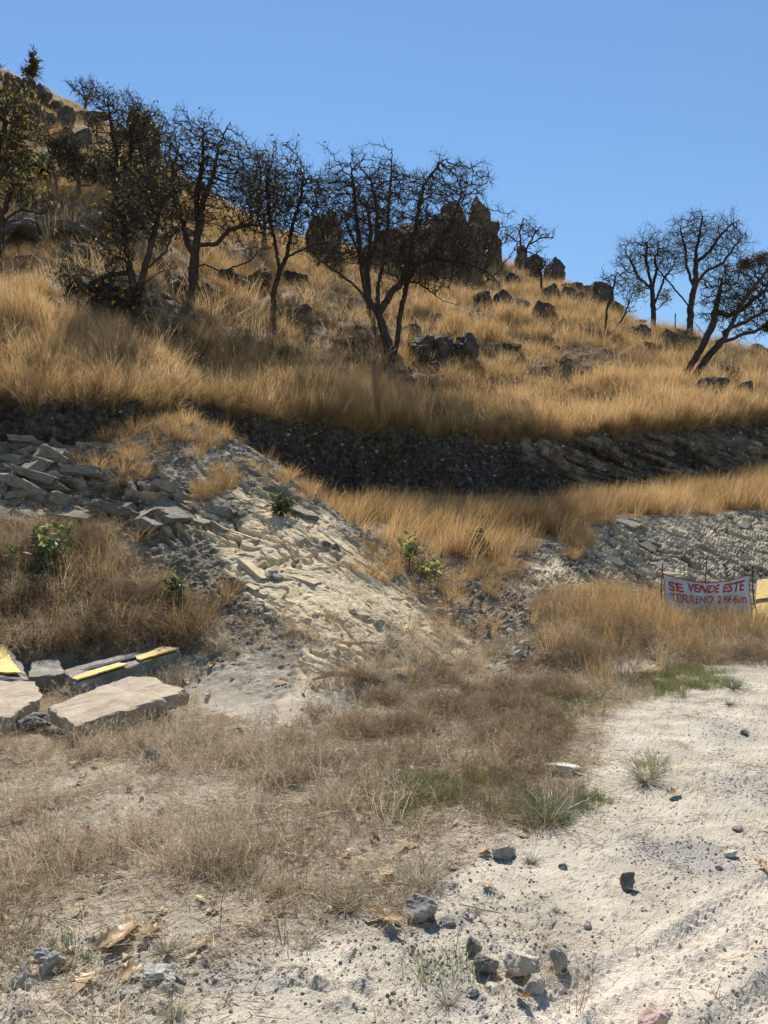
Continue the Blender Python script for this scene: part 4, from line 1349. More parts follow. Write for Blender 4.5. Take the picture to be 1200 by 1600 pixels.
def instancer(name, pts, rots, scl, tint, pick, meshes, label):
    """one object that draws clumps on points by geometry nodes"""
    me = bpy.data.meshes.new(name)
    me.vertices.add(len(pts))
    me.vertices.foreach_set('co', np.asarray(pts, np.float32).ravel())
    a = me.attributes.new('rot', 'FLOAT_VECTOR', 'POINT'); a.data.foreach_set('vector', np.asarray(rots, np.float32).ravel())
    a = me.attributes.new('scl', 'FLOAT_VECTOR', 'POINT'); a.data.foreach_set('vector', np.asarray(scl, np.float32).ravel())
    fattr(me, 'tint', tint)
    a = me.attributes.new('pick', 'INT', 'POINT'); a.data.foreach_set('value', np.asarray(pick, np.int32))
    o = link(name, me)
    tag(o, label, kind='stuff')
    ng = bpy.data.node_groups.new(name, 'GeometryNodeTree')
    ng.interface.new_socket('Geometry', in_out='INPUT', socket_type='NodeSocketGeometry')
    ng.interface.new_socket('Geometry', in_out='OUTPUT', socket_type='NodeSocketGeometry')
    nn, ll = ng.nodes, ng.links
    gi, go = nn.new('NodeGroupInput'), nn.new('NodeGroupOutput')
    iop = nn.new('GeometryNodeInstanceOnPoints')
    g2i = nn.new('GeometryNodeGeometryToInstance')
    for m_ in reversed(meshes):
        src = bpy.data.objects.new(name + '_clump', m_)
        oi = nn.new('GeometryNodeObjectInfo')
        oi.inputs['Object'].default_value = src
        ll.new(oi.outputs['Geometry'], g2i.inputs[0])

    def att(nm, ty):
        x = nn.new('GeometryNodeInputNamedAttribute'); x.data_type = ty
        x.inputs['Name'].default_value = nm
        return x.outputs['Attribute']
    ll.new(gi.outputs[0], iop.inputs['Points'])
    ll.new(g2i.outputs[0], iop.inputs['Instance'])
    iop.inputs['Pick Instance'].default_value = True
    ll.new(att('pick', 'INT'), iop.inputs['Instance Index'])
    ll.new(att('rot', 'FLOAT_VECTOR'), iop.inputs['Rotation'])
    ll.new(att('scl', 'FLOAT_VECTOR'), iop.inputs['Scale'])
    ll.new(iop.outputs[0], go.inputs[0])
    md = o.modifiers.new('clumps', 'NODES')
    md.node_group = ng
    return o


def grass(name, label, dens, count, meshes, seed, smin, smax, tint_mu, tint_sd, tintfield=None, tilt=0.12, flat=0.75, to_normal=0.25, sfield=None, yaw=None):
    r = np.random.RandomState(seed + 77)
    p, nrm, k = scatter(dens, count, seed)
    rot = np.stack([r.normal(0, tilt, count), r.normal(0, tilt, count), r.uniform(0, 6.283, count) if yaw is None else r.normal(0, yaw, count)], 1)
    rot[:, 0] -= nrm[:, 1] * to_normal
    rot[:, 1] += nrm[:, 0] * to_normal
    s = r.uniform(smin, smax, count)
    if sfield is not None: s = s * sfield[:-1, :-1].ravel()[k]
    sc = np.stack([s, s, s * r.uniform(flat, 1.15, count)], 1)
    t = r.normal(tint_mu, tint_sd, count)
    if tintfield is not None: t = t + tintfield[:-1, :-1].ravel()[k]
    return instancer(name, p, rot, sc, np.clip(t, 0, 1), r.randint(0, len(meshes), count), meshes, label)


cl1, _ = worley(P0 * np.array([2.6, 2.6, 0]) + .4 * fbm(P0 * 3, 2, 140)[..., None] * np.array([1, 1, 0]), 141)
clump = sstep(.62, .25, cl1)
dist = np.maximum(P[..., 1], 1)
# ---- tall golden grass on the hill
ul = inpoly(PX, PY, [(-200, 0), (150, 150), (300, 260), (300, 440), (-200, 480)], 40)
ul = np.maximum(ul, 1.6 * inpoly(PX, PY, [(60, 420), (300, 430), (300, 510), (60, 505)], 20))
fullhill = (1 - .45 * ul) * hill * VIS * sstep(8.0, 8.01, tt)[:, None] * (tt < 11.3)[:, None]
brownzone = inpoly(jx, jy, [(180, 500), (260, 430), (560, 420), (600, 560), (560, 620), (380, 600), (230, 560)], 40) * hill
brownzone = np.maximum(brownzone, 0.8 * inpoly(jx, jy, [(560, 560), (760, 550), (800, 640), (700, 650), (580, 620)], 30) * hill)
brownzone = np.maximum(brownzone, 0.7 * inpoly(jx, jy, [(-50, 330), (180, 360), (200, 480), (60, 470), (-50, 460)], 35) * hill)
brownzone = np.maximum(brownzone, 0.6 * inpoly(jx, jy, [(820, 520), (1000, 560), (980, 600), (800, 600)], 30) * hill)
patch = fbm(P0 * 0.28, 3, 120)
goldband = inpoly(jx, jy, [(-100, 500), (200, 520), (560, 560), (900, 560), (1250, 570), (1250, 680), (900, 690), (500, 660), (-100, 640)], 30) * hill
tuf_g = [tuft('golden_clump', M['gold'], 1000 + k, 34, 0.72, .5, .20, .42, .0115, .40, .28, 3, 1, .09, wind=0.10) for k in range(5)]
dens = fullhill * np.clip(0.45 + 1.1 * patch + 2.0 * fbm(P0 * .55, 3, 130) - 0.35 * brownzone + 0.4 * goldband, 0.06, 1.6) * np.clip(38 / dist, .3, 1.6) ** 1.5
grass('tall_grass', 'tall golden dry grass covering the hillside', dens, 30000, tuf_g, 2001, .45, 1.15, .50, .17, 0.25 * fbm(P0 * .7, 3, 131) + 0.18 * patch + 0.12 * goldband - 0.25 * brownzone, .12, .8, .2, sfield=1 - 0.35 * brownzone - .25 * ul - .42 * sstep(27, 17, dist))
tuf_st = [tuft('stalk_clump', M['gold'], 1060 + k, 9, 1.0, .35, .22, .55, .013, .55, .35, 4, 2, .10, wind=0.12) for k in range(5)]
grass('grass_stalks', 'long pale bent stalks standing above the hill grass', fullhill * np.clip(.35 + 1.5 * fbm(P0 * .5, 3, 137), .03, 2) * np.clip(38 / dist, .3, 1.6) ** 1.5, 6500, tuf_st, 2030, .5, 1.1, .78, .2, None, .2, .8, .2, sfield=1 - .3 * sstep(26, 17, dist))
tuf_b = [twiggy('weed_clump', M['brown'], 1100 + k, 20, 0.5, .3, .007) for k in range(4)]
dens = fullhill * np.clip(0.25 + brownzone * .9 - 1.8 * fbm(P0 * .55, 3, 130) - 0.4 * patch, 0.02, 2) * np.clip(38 / dist, .3, 1.6) ** 1.5
grass('brown_brush', 'low brown dry brush between the rocks of the hillside', dens, 7500, tuf_b, 2002, .4, 1.0, .22, .22, None, .2, .6, .2)
grass('dark_scrub', 'dark leafless scrub in patches between the golden grass', fullhill * sstep(.04, .3, fbm(P0 * .42, 3, 138) + .25 * brownzone + .12 * ul) * np.clip(38 / dist, .3, 1.6) ** 1.2, 4200, tuf_b, 2031, .6, 1.35, .02, .08, None, .2, .7, .2)
tuf_p = [twiggy('brush_clump', M['pale'], 1150 + k, 26, 0.42, .3, .010) for k in range(3)]
palez = sum(inpoly(jx, jy, [(x - w, y), (x, y - h), (x + w, y), (x, y + h)], 12) for x, y, w, h in
            [(430, 480, 60, 22), (520, 535, 60, 30), (50, 460, 70, 22), (395, 475, 30, 14), (120, 470, 40, 12), (590, 590, 40, 20), (240, 440, 20, 14), (330, 460, 20, 10), (60, 345, 60, 12), (460, 520, 60, 20)]) * hill
grass('pale_brush', 'whitish dry brush in patches on the hillside', palez * VIS, 520, tuf_p, 2003, .7, 1.5, .65, .18, None, .2, .6, .2)

# ---- bench grass, leaning to the right
on_bench = np.clip(((SEG == 6) + (SEG == 5) * sstep(5.25, 5.75, tt)[:, None]), 0, 1) * VIS * (1 - m_rock) * sstep(440, 520, PX)
b_pts = inpoly(jx, jy, [(490, 760), (560, 770), (1240, 730), (1240, 800), (1040, 800), (930, 820), (860, 860), (740, 880), (640, 850), (560, 830), (500, 800)], 14)
tuf_w = [tuft('golden_clump', M['gold'], 1200 + k, 38, 0.72, .5, .16, .34, .0085, .34, .34, 4, 1, .07, wind=0.30) for k in range(4)]
dens = on_bench * b_pts * np.maximum(sstep(6.75, 6.35, tt)[:, None], sstep(950, 1100, PX)) * np.clip(.55 + 1.3 * fbm(P0 * .8, 3, 132), .03, 2)
grass('bench_grass', 'tall golden grass leaning on the bench under the cut bank', dens, 2600, tuf_w, 2004, .40, 1.0, .47, .18, 0.3 * fbm(P0 * .5, 2, 121), .1, .8, .1, yaw=.5)
# ---- fringe hanging over the lip of the cut bank and stray tufts on its face
lip = (np.abs(tt - 7.98) < 0.06)[:, None] * VIS
tuf_h = [tuft('hay_clump', M['gold'], 1300 + k, 50, 0.55, .4, .14, .7, .006, .35, .75, 4, 1, .05) for k in range(4)]
grass('lip_grass', 'dry grass drooping over the lip of the cut bank', lip, 1500, tuf_h, 2005, .5, 1.1, .38, .15, None, .25, .7, .6)
face = m_wall * VIS * np.clip(0.15 + fbm(P0 * .9, 3, 122), 0, 1) * sstep(7.9, 7.3, tt)[:, None]
grass('bank_weeds', 'sparse dark dry weeds clinging to the cut bank', face, 260, tuf_b, 2006, .4, .9, .15, .12, None, .3, .6, .6)

# ---- hay clumps on the rock spur
spur_z = sum(w_ * inpoly(jx, jy, [(x - a_, y), (x, y - b_), (x + a_, y), (x, y + b_)], 10) for x, y, a_, b_, w_ in
             [(225, 690, 80, 46, 1.0), (270, 650, 50, 40, 1.2), (330, 755, 40, 26, 2.0), (200, 735, 60, 25, .7), (130, 735, 20, 16, 1.0), (310, 690, 40, 25, .8), (350, 660, 50, 25, 1.0), (430, 740, 50, 20, .8), (500, 765, 40, 22, 1.4),
              (600, 880, 60, 40, .8), (690, 930, 60, 30, .8), (770, 900, 50, 30, 1.2), (905, 850, 28, 26, 1.6), (100, 640, 120, 14, .8), (170, 850, 60, 30, .6), (340, 940, 40, 22, .6), (700, 985, 80, 30, .4), (420, 800, 30, 18, .5)])
spur_z = np.clip(spur_z, 0, 2) * ((SEG >= 2) & (SEG <= 6)) * VIS
tuf_s = [tuft('hay_clump', M['gold'], 1350 + k, 70, 0.34, .4, .09, .75, .0042, .35, .65, 4, 2, .04) for k in range(4)]
grass('spur_grass', 'drooping dry grass in clumps on the rock spur', spur_z, 620, tuf_s, 2007, .45, 1.1, .30, .18, None, .25, .7, .4)

# ---- brown bushy weeds in front of the banner, left bank, and along the road edge
tuf_c = [twiggy('weed_clump', M['brown'], 1400 + k, 26, 0.62, .45, .0056, 4) for k in range(4)]
wz = inpoly(jx, jy, [(830, 975), (880, 940), (940, 935), (1010, 975), (1250, 985), (1250, 1035), (1080, 1040), (980, 1075), (900, 1075), (860, 1030)], 16) * (SEG >= 1)
wz = wz * VIS * (SEG <= 4)
grass('brown_weeds', 'bushy brown dry weeds in front of the banner', wz * (.15 + clump), 460, tuf_c, 2008, .35, 1.0, .36, .3, None, .15, .7, .2)
tuf_d = [tuft('straw_clump', M['gold'], 1450 + k, 60, 0.52, .4, .13, .4, .0040, .3, .35, 4, 3, .05) for k in range(4)]
wz2 = inpoly(jx, jy, [(870, 960), (940, 930), (1030, 945), (1040, 991), (1190, 993), (1190, 1004), (1030, 1006), (950, 1010), (870, 1000)], 10) * VIS * (SEG >= 1) * (SEG <= 4) + .15 * wz
grass('straw_weeds', 'straw coloured grass beside the banner posts', wz2, 340, tuf_d, 2009, .5, 1.1, .40, .18, None, .15, .8, .2)
lz = inpoly(jx, jy, [(-200, 830), (60, 830), (140, 860), (290, 940), (320, 1000), (240, 1020), (100, 1035), (-200, 1030)], 16) * VIS * (SEG >= 1) * (SEG <= 4)
grass('bank_brush', 'tangled brown weeds on the bank behind the slabs', lz * (.15 + clump), 600, tuf_c, 2010, .35, 1.05, .28, .3, None, .2, .7, .2)
grass('bank_straw', 'thin straw stalks in the tangle behind the slabs', lz, 70, tuf_d, 2011, .6, 1.3, .30, .25, None, .2, .8, .2)

# ---- fine airy grass of the foreground
tuf_f = [tuft('fine_clump', M['fine'], 1500 + k, 18, 0.16, .6, .06, .7, .0030, .9, .15, 3, 4, .035, panicle=1) for k in range(5)]
fz_ = weedy * (SEG <= 3) * VIS * sstep(0.0, 0.5, 0.42 + fbm(P0 * 1.1, 4, 123)) * sstep(1730, 1540, PY + .30 * np.abs(PX - 150))
barez = inpoly(jx, jy, [(400, 1030), (570, 1030), (560, 1090), (480, 1180), (380, 1180)], 20)
barez = np.maximum(barez, inpoly(jx, jy, [(850, 1170), (960, 1140), (940, 1260), (840, 1240)], 15) * .8)
fz_ = fz_ * (1 - .9 * barez)
densest = inpoly(jx, jy, [(180, 1230), (420, 1180), (560, 1190), (580, 1330), (440, 1410), (240, 1440), (160, 1350)], 50)
grass('fine_grass', 'fine pinkish brown dry grass over the foreground', fz_ * (0.35 + 1.0 * densest) * np.clip(.4 + 1.2 * fbm(P0 * 1.6, 3, 133), .05, 2) * (.12 + clump), 3400, tuf_f, 2012, .4, 1.45, .48, .3, 0.25 * fbm(P0 * .9, 3, 124), .2, .7, .2)
tuf_k = [twiggy('weed_clump', M['brown'], 1550 + k, 20, 0.27, .2, .0030, 4) for k in range(4)]
kz = weedy * VIS * (SEG <= 3) * (inpoly(jx, jy, [(430, 1150), (560, 1020), (640, 1050), (760, 1060), (870, 1040), (900, 1100), (830, 1220), (720, 1260), (560, 1170), (470, 1190)], 20) + .10 * sstep(0.05, .4, fbm(P0 * 1.4, 3, 125))) * (1 - .8 * barez)
grass('low_weeds', 'low reddish brown dry weeds at the foot of the slope', kz * np.clip(.5 + 1.2 * fbm(P0 * 1.6, 3, 134), .05, 2) * (.12 + clump), 900, tuf_k, 2013, .35, 1.25, .28, .3, None, .2, .7, .2)
sp2 = ((SEG >= 1) & (SEG <= 5)) * VIS * (1 - yel) * np.clip(.3 + fbm(P0 * 1.0, 3, 126), 0, 1) * (PX < 900) * (1 - strata * .8)
grass('slope_weeds', 'scattered small dry weeds on the rubble slope', sp2, 900, tuf_k, 2014, .3, .9, .36, .2, None, .2, .7, .3)
# ---- green growth
tuf_v = [tuft('green_clump', M['green'], 1600 + k, 34, 0.10, .4, .06, .7, .0032, .3, .3, 3) for k in range(4)]
gzn = sum(w_ * inpoly(jx, jy, [(x - a_, y), (x, y - b_), (x + a_, y), (x, y + b_)], 12) for x, y, a_, b_, w_ in
          [(650, 1250, 90, 35, 1.0), (850, 1265, 90, 26, 1.0), (880, 1105, 70, 26, .7), (1060, 1065, 90, 22, .6), (1020, 1205, 40, 18, .5), (850, 1150, 40, 20, .5), (460, 1330, 40, 20, .4), (100, 1500, 60, 25, .4), (260, 1570, 60, 26, .25), (700, 1520, 60, 40, .15),
           (380, 1390, 50, 16, .5), (720, 1240, 120, 20, .4)]) * VIS * (SEG <= 3)
grass('green_grass', 'low yellowish green grass in patches by the road edge', gzn, 1300, tuf_v, 2015, .5, 1.2, .55, .22, None, .15, .8, .2)
# ---- straw and twigs lying on the ground
strw = []
for k in range(3):
    r = np.random.RandomState(1650 + k)
    b0 = r.uniform(-.12, .12, (26, 3)); b0[:, 2] = r.uniform(.003, .02, 26)
    d0 = r.normal(size=(26, 3)); d0[:, 2] *= .08
    V, T, bid, _, _ = ribbons(b0, d0, r.uniform(.04, .16, 26), np.full(26, .0028), r, .3, 2, 0)
    me = mesh_np('straw', V, T, M['fine']); fattr(me, 'vary', r.uniform(0, 1, 26)[bid]); strw.append(me)
sz_ = (weedy * .9 + .10) * m_ground * VIS * sstep(1, 2.5, P0[..., 1]) * (1 - .85 * tracks * near_tr)
grass('straw_litter', 'broken straw and twigs lying on the ground', sz_, 4200, strw, 2016, .5, 1.4, .45, .25, None, .03, .9, 1.0)

# ---- pebbles and rubble
peb = [rock_mesh('pebble', 1700 + k, (1, .8, .6), M['rubble'], 2, 8, .1, .05) for k in range(5)]
pebd = [rock_mesh('pebble', 1720 + k, (1, .85, .7), M['dark_stone'], 2, 8, .1, .05) for k in range(5)]


def stones(name, label, dens, count, meshes, seed, lo, hi, power=3.0):
    r = np.random.RandomState(seed + 5)
    p, nrm, k = scatter(dens, count, seed)
    s = lo + (hi - lo) * r.uniform(0, 1, count) ** power
    rot = r.uniform(-.5, .5, (count, 3)); rot[:, 2] = r.uniform(0, 6.28, count)
    p = p + nrm * (s * .12)[:, None]
    return instancer(name, p, rot, np.stack([s, s, s], 1), r.uniform(0, 1, count), r.randint(0, len(meshes), count), meshes, label)


gd = m_ground * VIS * sstep(1.2, 2.6, P0[..., 1])
gp = gd * (.14 + 1.3 * m_gravel + .35 * clods) * (1 - .6 * tracks * near_tr) * np.clip(5 / dist, .3, 2)
stones('gravel', 'grey and pale gravel on the dirt road', gp, 26000, peb * 6 + pebd, 2020, .003, .018, 5)
sr0 = ((SEG >= 1) & (SEG <= 5)) * VIS * (.25 + m_rubble) * (1 - .85 * yel) * (1 - lz * .7) * m_slope
sr = sr0 * np.clip(.35 + 1.5 * fbm(P0 * 1.1, 3, 136), .03, 1.5)
stones('rubble', 'small broken stones on the rubble slope', sr, 11000, peb, 2021, .012, .10, 5)
bw = m_wall * VIS
stones('bank_stones', 'small stones set in the cut bank', bw * np.clip(.3 + fbm(P0 * .8, 3, 135), .05, 1), 1000, peb + pebd, 2022, .03, .18, 4)
print('grass', time.time() - T0)

# ------------------------------------------------------------------ jointed blocks standing out of the beds
def block_mesh(name, seed, mat, sub=3):
    r = np.random.RandomState(seed)
    V, Fc = ICO[sub]
    V = V.copy()
    for ax in range(3):
        for sgn in (-1, 1):
            n = r.normal(size=3) * 0.14; n[ax] = sgn; n /= np.linalg.norm(n)
            h = V @ n - r.uniform(.50, .62)
            V -= np.maximum(h, 0)[:, None] * n * .98
    for k in range(4):
        n = r.normal(size=3); n /= np.linalg.norm(n)
        h = V @ n - r.uniform(.72, .85)
        V -= np.maximum(h, 0)[:, None] * n * .95
    o = r.uniform(-9, 9, 3)
    V *= (1 + .10 * fbm(V * 2.5 + o, 3, seed) + .07 * fbm(V * 9 + o, 3, seed + 3))[:, None]
    V /= (V.max(0) - V.min(0))
    return mesh_np(name, V, Fc, mat)


M['ledge_yellow'] = mat_rock('yellow_ledge_rock', [(0.28, (0.28, 0.22, 0.14)), (0.5, (0.52, 0.42, 0.27)), (0.72, (0.66, 0.55, 0.38))], 4.0, 0.5, 0.3)
BLK = [block_mesh('rock_block', 2500 + k, M['ledge'], 4) for k in range(9)]
BLKY = [block_mesh('rock_block', 2520 + k, M['ledge_yellow'], 4) for k in range(5)]


def rock_blocks(dens, count, meshes, seed, L, Wd, Th, sink=.25, turn=.25):
    r = np.random.RandomState(seed)
    p, nrm, k = scatter(dens, count, seed)
    lf = left[:-1, :-1].ravel()[k]
    for i in range(count):
        ax = Vector(cdir * (1 - lf[i]) + flatdir * lf[i]).normalized()
        n = Vector(nrm[i]).normalized()
        up = (Vector((0.1, -0.25, 1)) * .7 + n * .5).normalized()
        ax = (ax - up * ax.dot(up)).normalized()
        y = up.cross(ax)
        rot = Matrix((ax, y, up)).transposed().to_euler()
        o = link('rock_block', meshes[r.randint(len(meshes))], slope)
        th = r.uniform(*Th)
        o.scale = (r.uniform(*L), r.uniform(*Wd), th)
        rot.z += r.uniform(-turn, turn); rot.x += r.uniform(-.12, .12)
        o.rotation_euler = rot
        o.location = Vector(p[i]) - n * th * abs(sink)


zl = inpoly(PX, PY, [(-60, 680), (110, 685), (150, 720), (170, 770), (300, 800), (250, 830), (-60, 800)], 10) * (SEG >= 2) * (SEG <= 5)
rock_blocks(zl, 80, BLK, 31, (.4, 1.1), (.35, .55), (.14, .26), -.18, .10)
zm = inpoly(PX, PY, [(200, 780), (300, 760), (480, 800), (420, 830), (300, 830)], 10) * (SEG >= 2) * (SEG <= 5)
rock_blocks(zm, 16, BLK, 32, (.3, .7), (.2, .4), (.10, .2), .22, .12)
zy = yel * (PX < 760) * m_slope
rock_blocks(zy * (PX < 700), 6, BLKY, 33, (.3, .9), (.15, .25), (.07, .10), .32, .08)
zo = outc * m_slope * (PX < 1260)
rock_blocks(zo, 26, BLK, 34, (.3, .8), (.2, .5), (.10, .2), .25)

# ------------------------------------------------------------------ broken slabs on the left
def slab(name, label, top, thick, mat, seed, rag=0.03, bevel=0.012, group='broken slabs at the foot of the bank'):
    """thick broken plate; top = list of world points round its upper face"""
    import bmesh
    r = np.random.RandomState(seed)
    top = [Vector(t) for t in top]
    c = sum(top, Vector()) / len(top)
    pts = []
    for i, a in enumerate(top):
        b = top[(i + 1) % len(top)]
        n = max(2, int((b - a).length / 0.05))
        for q in range(n):
            pts.append(a.lerp(b, q / n))
    inner = []
    nrm = (top[1] - top[0]).cross(top[2] - top[0]).normalized()
    if nrm.z < 0: nrm = -nrm
    loops = []
    for lev, (dz, inset) in enumerate([(0, bevel), (-bevel, 0), (-thick * .35, 0), (-thick * .7, 0), (-thick, .01)]):
        lp = []
        for i, p in enumerate(pts):
            rad = (p - c); rad -= nrm * rad.dot(nrm)
            L = rad.length
            w = rag * vnoise(np.array([p.x * 6 + seed, p.y * 6, p.z * 6 + lev * .6])) + rag * .6 * vnoise(np.array([p.x * 21 + seed, p.y * 21, lev * 1.7]))
            lp.append(p + rad / L * (float(w) - inset) + nrm * (dz + (float(vnoise(np.array([p.x * 14, p.y * 14, seed + lev]))) * .008)))
        loops.append(lp)
    bm = bmesh.new()
    vs = [[bm.verts.new(p - c) for p in lp] for lp in loops]
    n = len(pts)
    for a, b in zip(vs[:-1], vs[1:]):
        for i in range(n):
            bm.faces.new((a[i], a[(i + 1) % n], b[(i + 1) % n], b[i]))
    # upper face: shrinking rings for relief
    prev = vs[0]
    for f in (.8, .6, .4, .2):
        ring = []
        for i in range(n):
            q = prev[i].co if f == .8 else vs[0][i].co
            p = vs[0][i].co * f
            h = .010 * float(vnoise(np.array([p.x * 5 + seed, p.y * 5, 1.0]))) + .006 * float(vnoise(np.array([p.x * 19, p.y * 19, seed])))
            ring.append(bm.verts.new(p + nrm * h))
        for i in range(n):
            bm.faces.new((prev[i], ring[i], ring[(i + 1) % n], prev[(i + 1) % n]))
        prev = ring
    cv = bm.verts.new((0, 0, 0))
    for i in range(n):
        bm.faces.new((prev[i], cv, prev[(i + 1) % n]))
    bot = bm.verts.new(-nrm * thick)
    for i in range(n):
        bm.faces.new((vs[-1][(i + 1) % n], bot, vs[-1][i]))
    bmesh.ops.recalc_face_normals(bm, faces=bm.faces)
    me = bpy.data.meshes.new(name)
    bm.to_mesh(me); bm.free()
    me.materials.append(mat)
    o = link(name, me)
    o.location = c
    tag(o, label, 'concrete slab', group)
    return o, c, nrm


def patch_on(o, c, nrm, poly, name, mat, lift=.016, seed=0, thick=.004):
    """thin coat on a slab's face, with a ragged outline"""
    import bmesh
    poly = [Vector(p) for p in poly]
    pts = []
    for i, a in enumerate(poly):
        b = poly[(i + 1) % len(poly)]
        n = max(2, int((b - a).length / .03))
        for q in range(n):
            p = a.lerp(b, q / n)
            pts.append(p)
    cc = sum(pts, Vector()) / len(pts)
    bm = bmesh.new()
    up, dn = [], []
    for i, p in enumerate(pts):
        rad = p - cc
        w = .35 * .05 * float(vnoise(np.array([p.x * 9 + seed, p.y * 9, 0.5]))) + .3 * .05 * float(vnoise(np.array([p.x * 30, p.y * 30, seed])))
        q = p + rad.normalized() * w - c
        q = q - nrm * (q.dot(nrm)) + nrm * lift
        up.append(bm.verts.new(q)); dn.append(bm.verts.new(q - nrm * (thick + .012)))
    bm.faces.new(up)
    n = len(up)
    for i in range(n):
        bm.faces.new((up[i], dn[i], dn[(i + 1) % n], up[(i + 1) % n]))
    bmesh.ops.triangulate(bm, faces=[f for f in bm.faces if len(f.verts) > 4])
    bmesh.ops.recalc_face_normals(bm, faces=bm.faces)
    me = bpy.data.meshes.new(name); bm.to_mesh(me); bm.free(); me.materials.append(mat)
    p = link(name, me, o)
    return p


# big tan slab in front
A, B, C_, D_ = at(117, 1134, 6.35), at(293, 1077, 7.45), at(203, 1055, 7.95), at(76, 1104, 6.95)
o, c, n = slab('concrete_slab', 'large tan concrete slab lying flat in front of the yellow edged one', [A, B, at(262, 1068, 7.65), at(243, 1058, 7.85), C_, D_], .15, M['concrete'], 3)
# slab with yellow painted edge and tar
A, B, C_, D_ = at(118, 1068, 8.3), at(284, 1016, 9.05), at(240, 1012, 9.45), at(100, 1046, 8.75)
o, c, n = slab('concrete_slab', 'grey slab with a yellow painted edge and black tar behind the tan slab', [A, B, C_, D_], .30, M['grey_concrete'], 5)
A, B, C_, D_ = (Vector(t) for t in (A, B, C_, D_))
fl = lambda u, v: (A.lerp(B, u)).lerp(D_.lerp(C_, u), v)
patch_on(o, c, n, [fl(.01, .02), fl(.47, .02), fl(.46, .38), fl(.25, .46), fl(.02, .40)], 'yellow_paint', M['yellow'], .018, 1)
patch_on(o, c, n, [fl(.60, .03), fl(.985, .02), fl(.98, .62), fl(.80, .50), fl(.62, .42)], 'yellow_paint', M['yellow'], .018, 2)
patch_on(o, c, n, [fl(.06, .55), fl(.30, .45), fl(.52, .36), fl(.62, .30), fl(.66, .60), fl(.48, .55), fl(.30, .72), fl(.10, .85)], 'tar_patch', M['tar'], .028, 3, .014)
patch_on(o, c, n, [fl(.10, .62), fl(.36, .80), fl(.52, .9), fl(.2, .95)], 'tar_patch', M['tar'], .020, 4, .01)
# yellow topped slab cut by the left edge
A, B, C_, D_ = at(-40, 1058, 8.3), at(42, 1060, 8.4), at(8, 1006, 9.4), at(-50, 1000, 9.4)
o, c, n = slab('concrete_slab', 'yellow painted slab tilted up at the left edge of the picture', [A, B, at(36, 1040, 8.8), C_, D_], .18, M['grey_concrete'], 7)
A, B, C_, D_ = (Vector(t) for t in (A, B, C_, D_))
patch_on(o, c, n, [fl(.03, .08), fl(.93, .07), fl(.9, .35), fl(.93, .93), fl(.05, .95)], 'yellow_paint', M['yellow'], .020, 5)
o, c, n = slab('concrete_slab', 'small grey slab between the two yellow painted slabs', [at(44, 1058, 8.5), at(100, 1052, 8.7), at(92, 1030, 9.2), at(50, 1034, 9.1)], .16, M['grey_concrete'], 8)
o, c, n = slab('concrete_slab', 'flat tan slab in the corner below the yellow painted one', [at(-60, 1122, 6.7), at(16, 1118, 6.75), at(62, 1086, 7.35), at(56, 1064, 7.9), at(-60, 1062, 7.9)], .14, M['concrete'], 9)

# painted blocks beside the banner at the right edge
A, B, C_, D_ = at(1181, 938, 15.8), at(1240, 932, 15.7), at(1240, 902, 16.3), at(1183, 907, 16.4)
o, c, n = slab('concrete_block', 'yellow painted concrete block right of the banner, upper of the two', [A, B, C_, D_], .30, M['grey_concrete'], 11, group='painted blocks by the banner')
A, B, C_, D_ = (Vector(t) for t in (A, B, C_, D_))
patch_on(o, c, n, [fl(.0, .0), fl(1, .0), fl(1, 1), fl(.0, 1)], 'yellow_paint', M['yellow'], .03, 6)
A, B, C_, D_ = at(1172, 966, 15.2), at(1240, 964, 15.1), at(1240, 936, 15.6), at(1180, 948, 15.6)
o, c, n = slab('concrete_block', 'yellow painted concrete block right of the banner, lower of the two', [A, B, C_, D_], .30, M['grey_concrete'], 12, group='painted blocks by the banner')
A, B, C_, D_ = (Vector(t) for t in (A, B, C_, D_))
patch_on(o, c, n, [fl(.0, .0), fl(1, .0), fl(1, 1), fl(.0, 1)], 'yellow_paint', M['yellow'], .03, 7)

# ------------------------------------------------------------------ the banner and its rods
BY0 = 15.0
TL, TR, BL, BR = (Vector(at(*t)) for t in ((1036, 895, 15.0), (1175, 898, 14.9), (1037, 968, 15.0), (1173, 968, 14.9)))


def cloth_pt(u, v):
    """u along the banner, v from top to bottom"""
    p = TL.lerp(TR, u).lerp(BL.lerp(BR, u), v)
    sag = math.sin(math.pi * min(max(u * 1.03, 0), 1)) ** 1.0
    p.z -= .175 * sag * (1 - v) ** 2.0 * 0.95
    wr = .045 * math.sin(9 * u + 2.5 * v) * (1 - .4 * v) + .024 * math.sin(21 * u - 6 * v + 1) + .02 * math.sin(5 * v + 14 * u * (1 - u))
    wr += .02 * float(vnoise(np.array([u * 7, v * 6, .3])))
    p.y += wr - .05 * math.sin(math.pi * u) * v
    p.x += .03 * math.sin(math.pi * v) * (-1 if u > .5 else 1) * abs(u - .5) * 2
    return p


NU, NV = 72, 36
V = [cloth_pt(i / NU, j / NV) for j in range(NV + 1) for i in range(NU + 1)]
Fq = [(j * (NU + 1) + i, j * (NU + 1) + i + 1, (j + 1) * (NU + 1) + i + 1, (j + 1) * (NU + 1) + i) for j in range(NV) for i in range(NU)]
ban = thing('banner', 'white cloth banner with red lettering selling the land, sagging between steel rods', 'banner', TL.lerp(BR, .5) - Vector((0, 0, .5)))
borg = ban.location


def on_ban(name, V, Fc, mat, smooth=True):
    me = mesh_np(name, [tuple(Vector(v) - borg) for v in V], Fc, mat, smooth)
    return link(name, me, ban)


on_ban('cloth', V, np.array(Fq), M['cloth'])


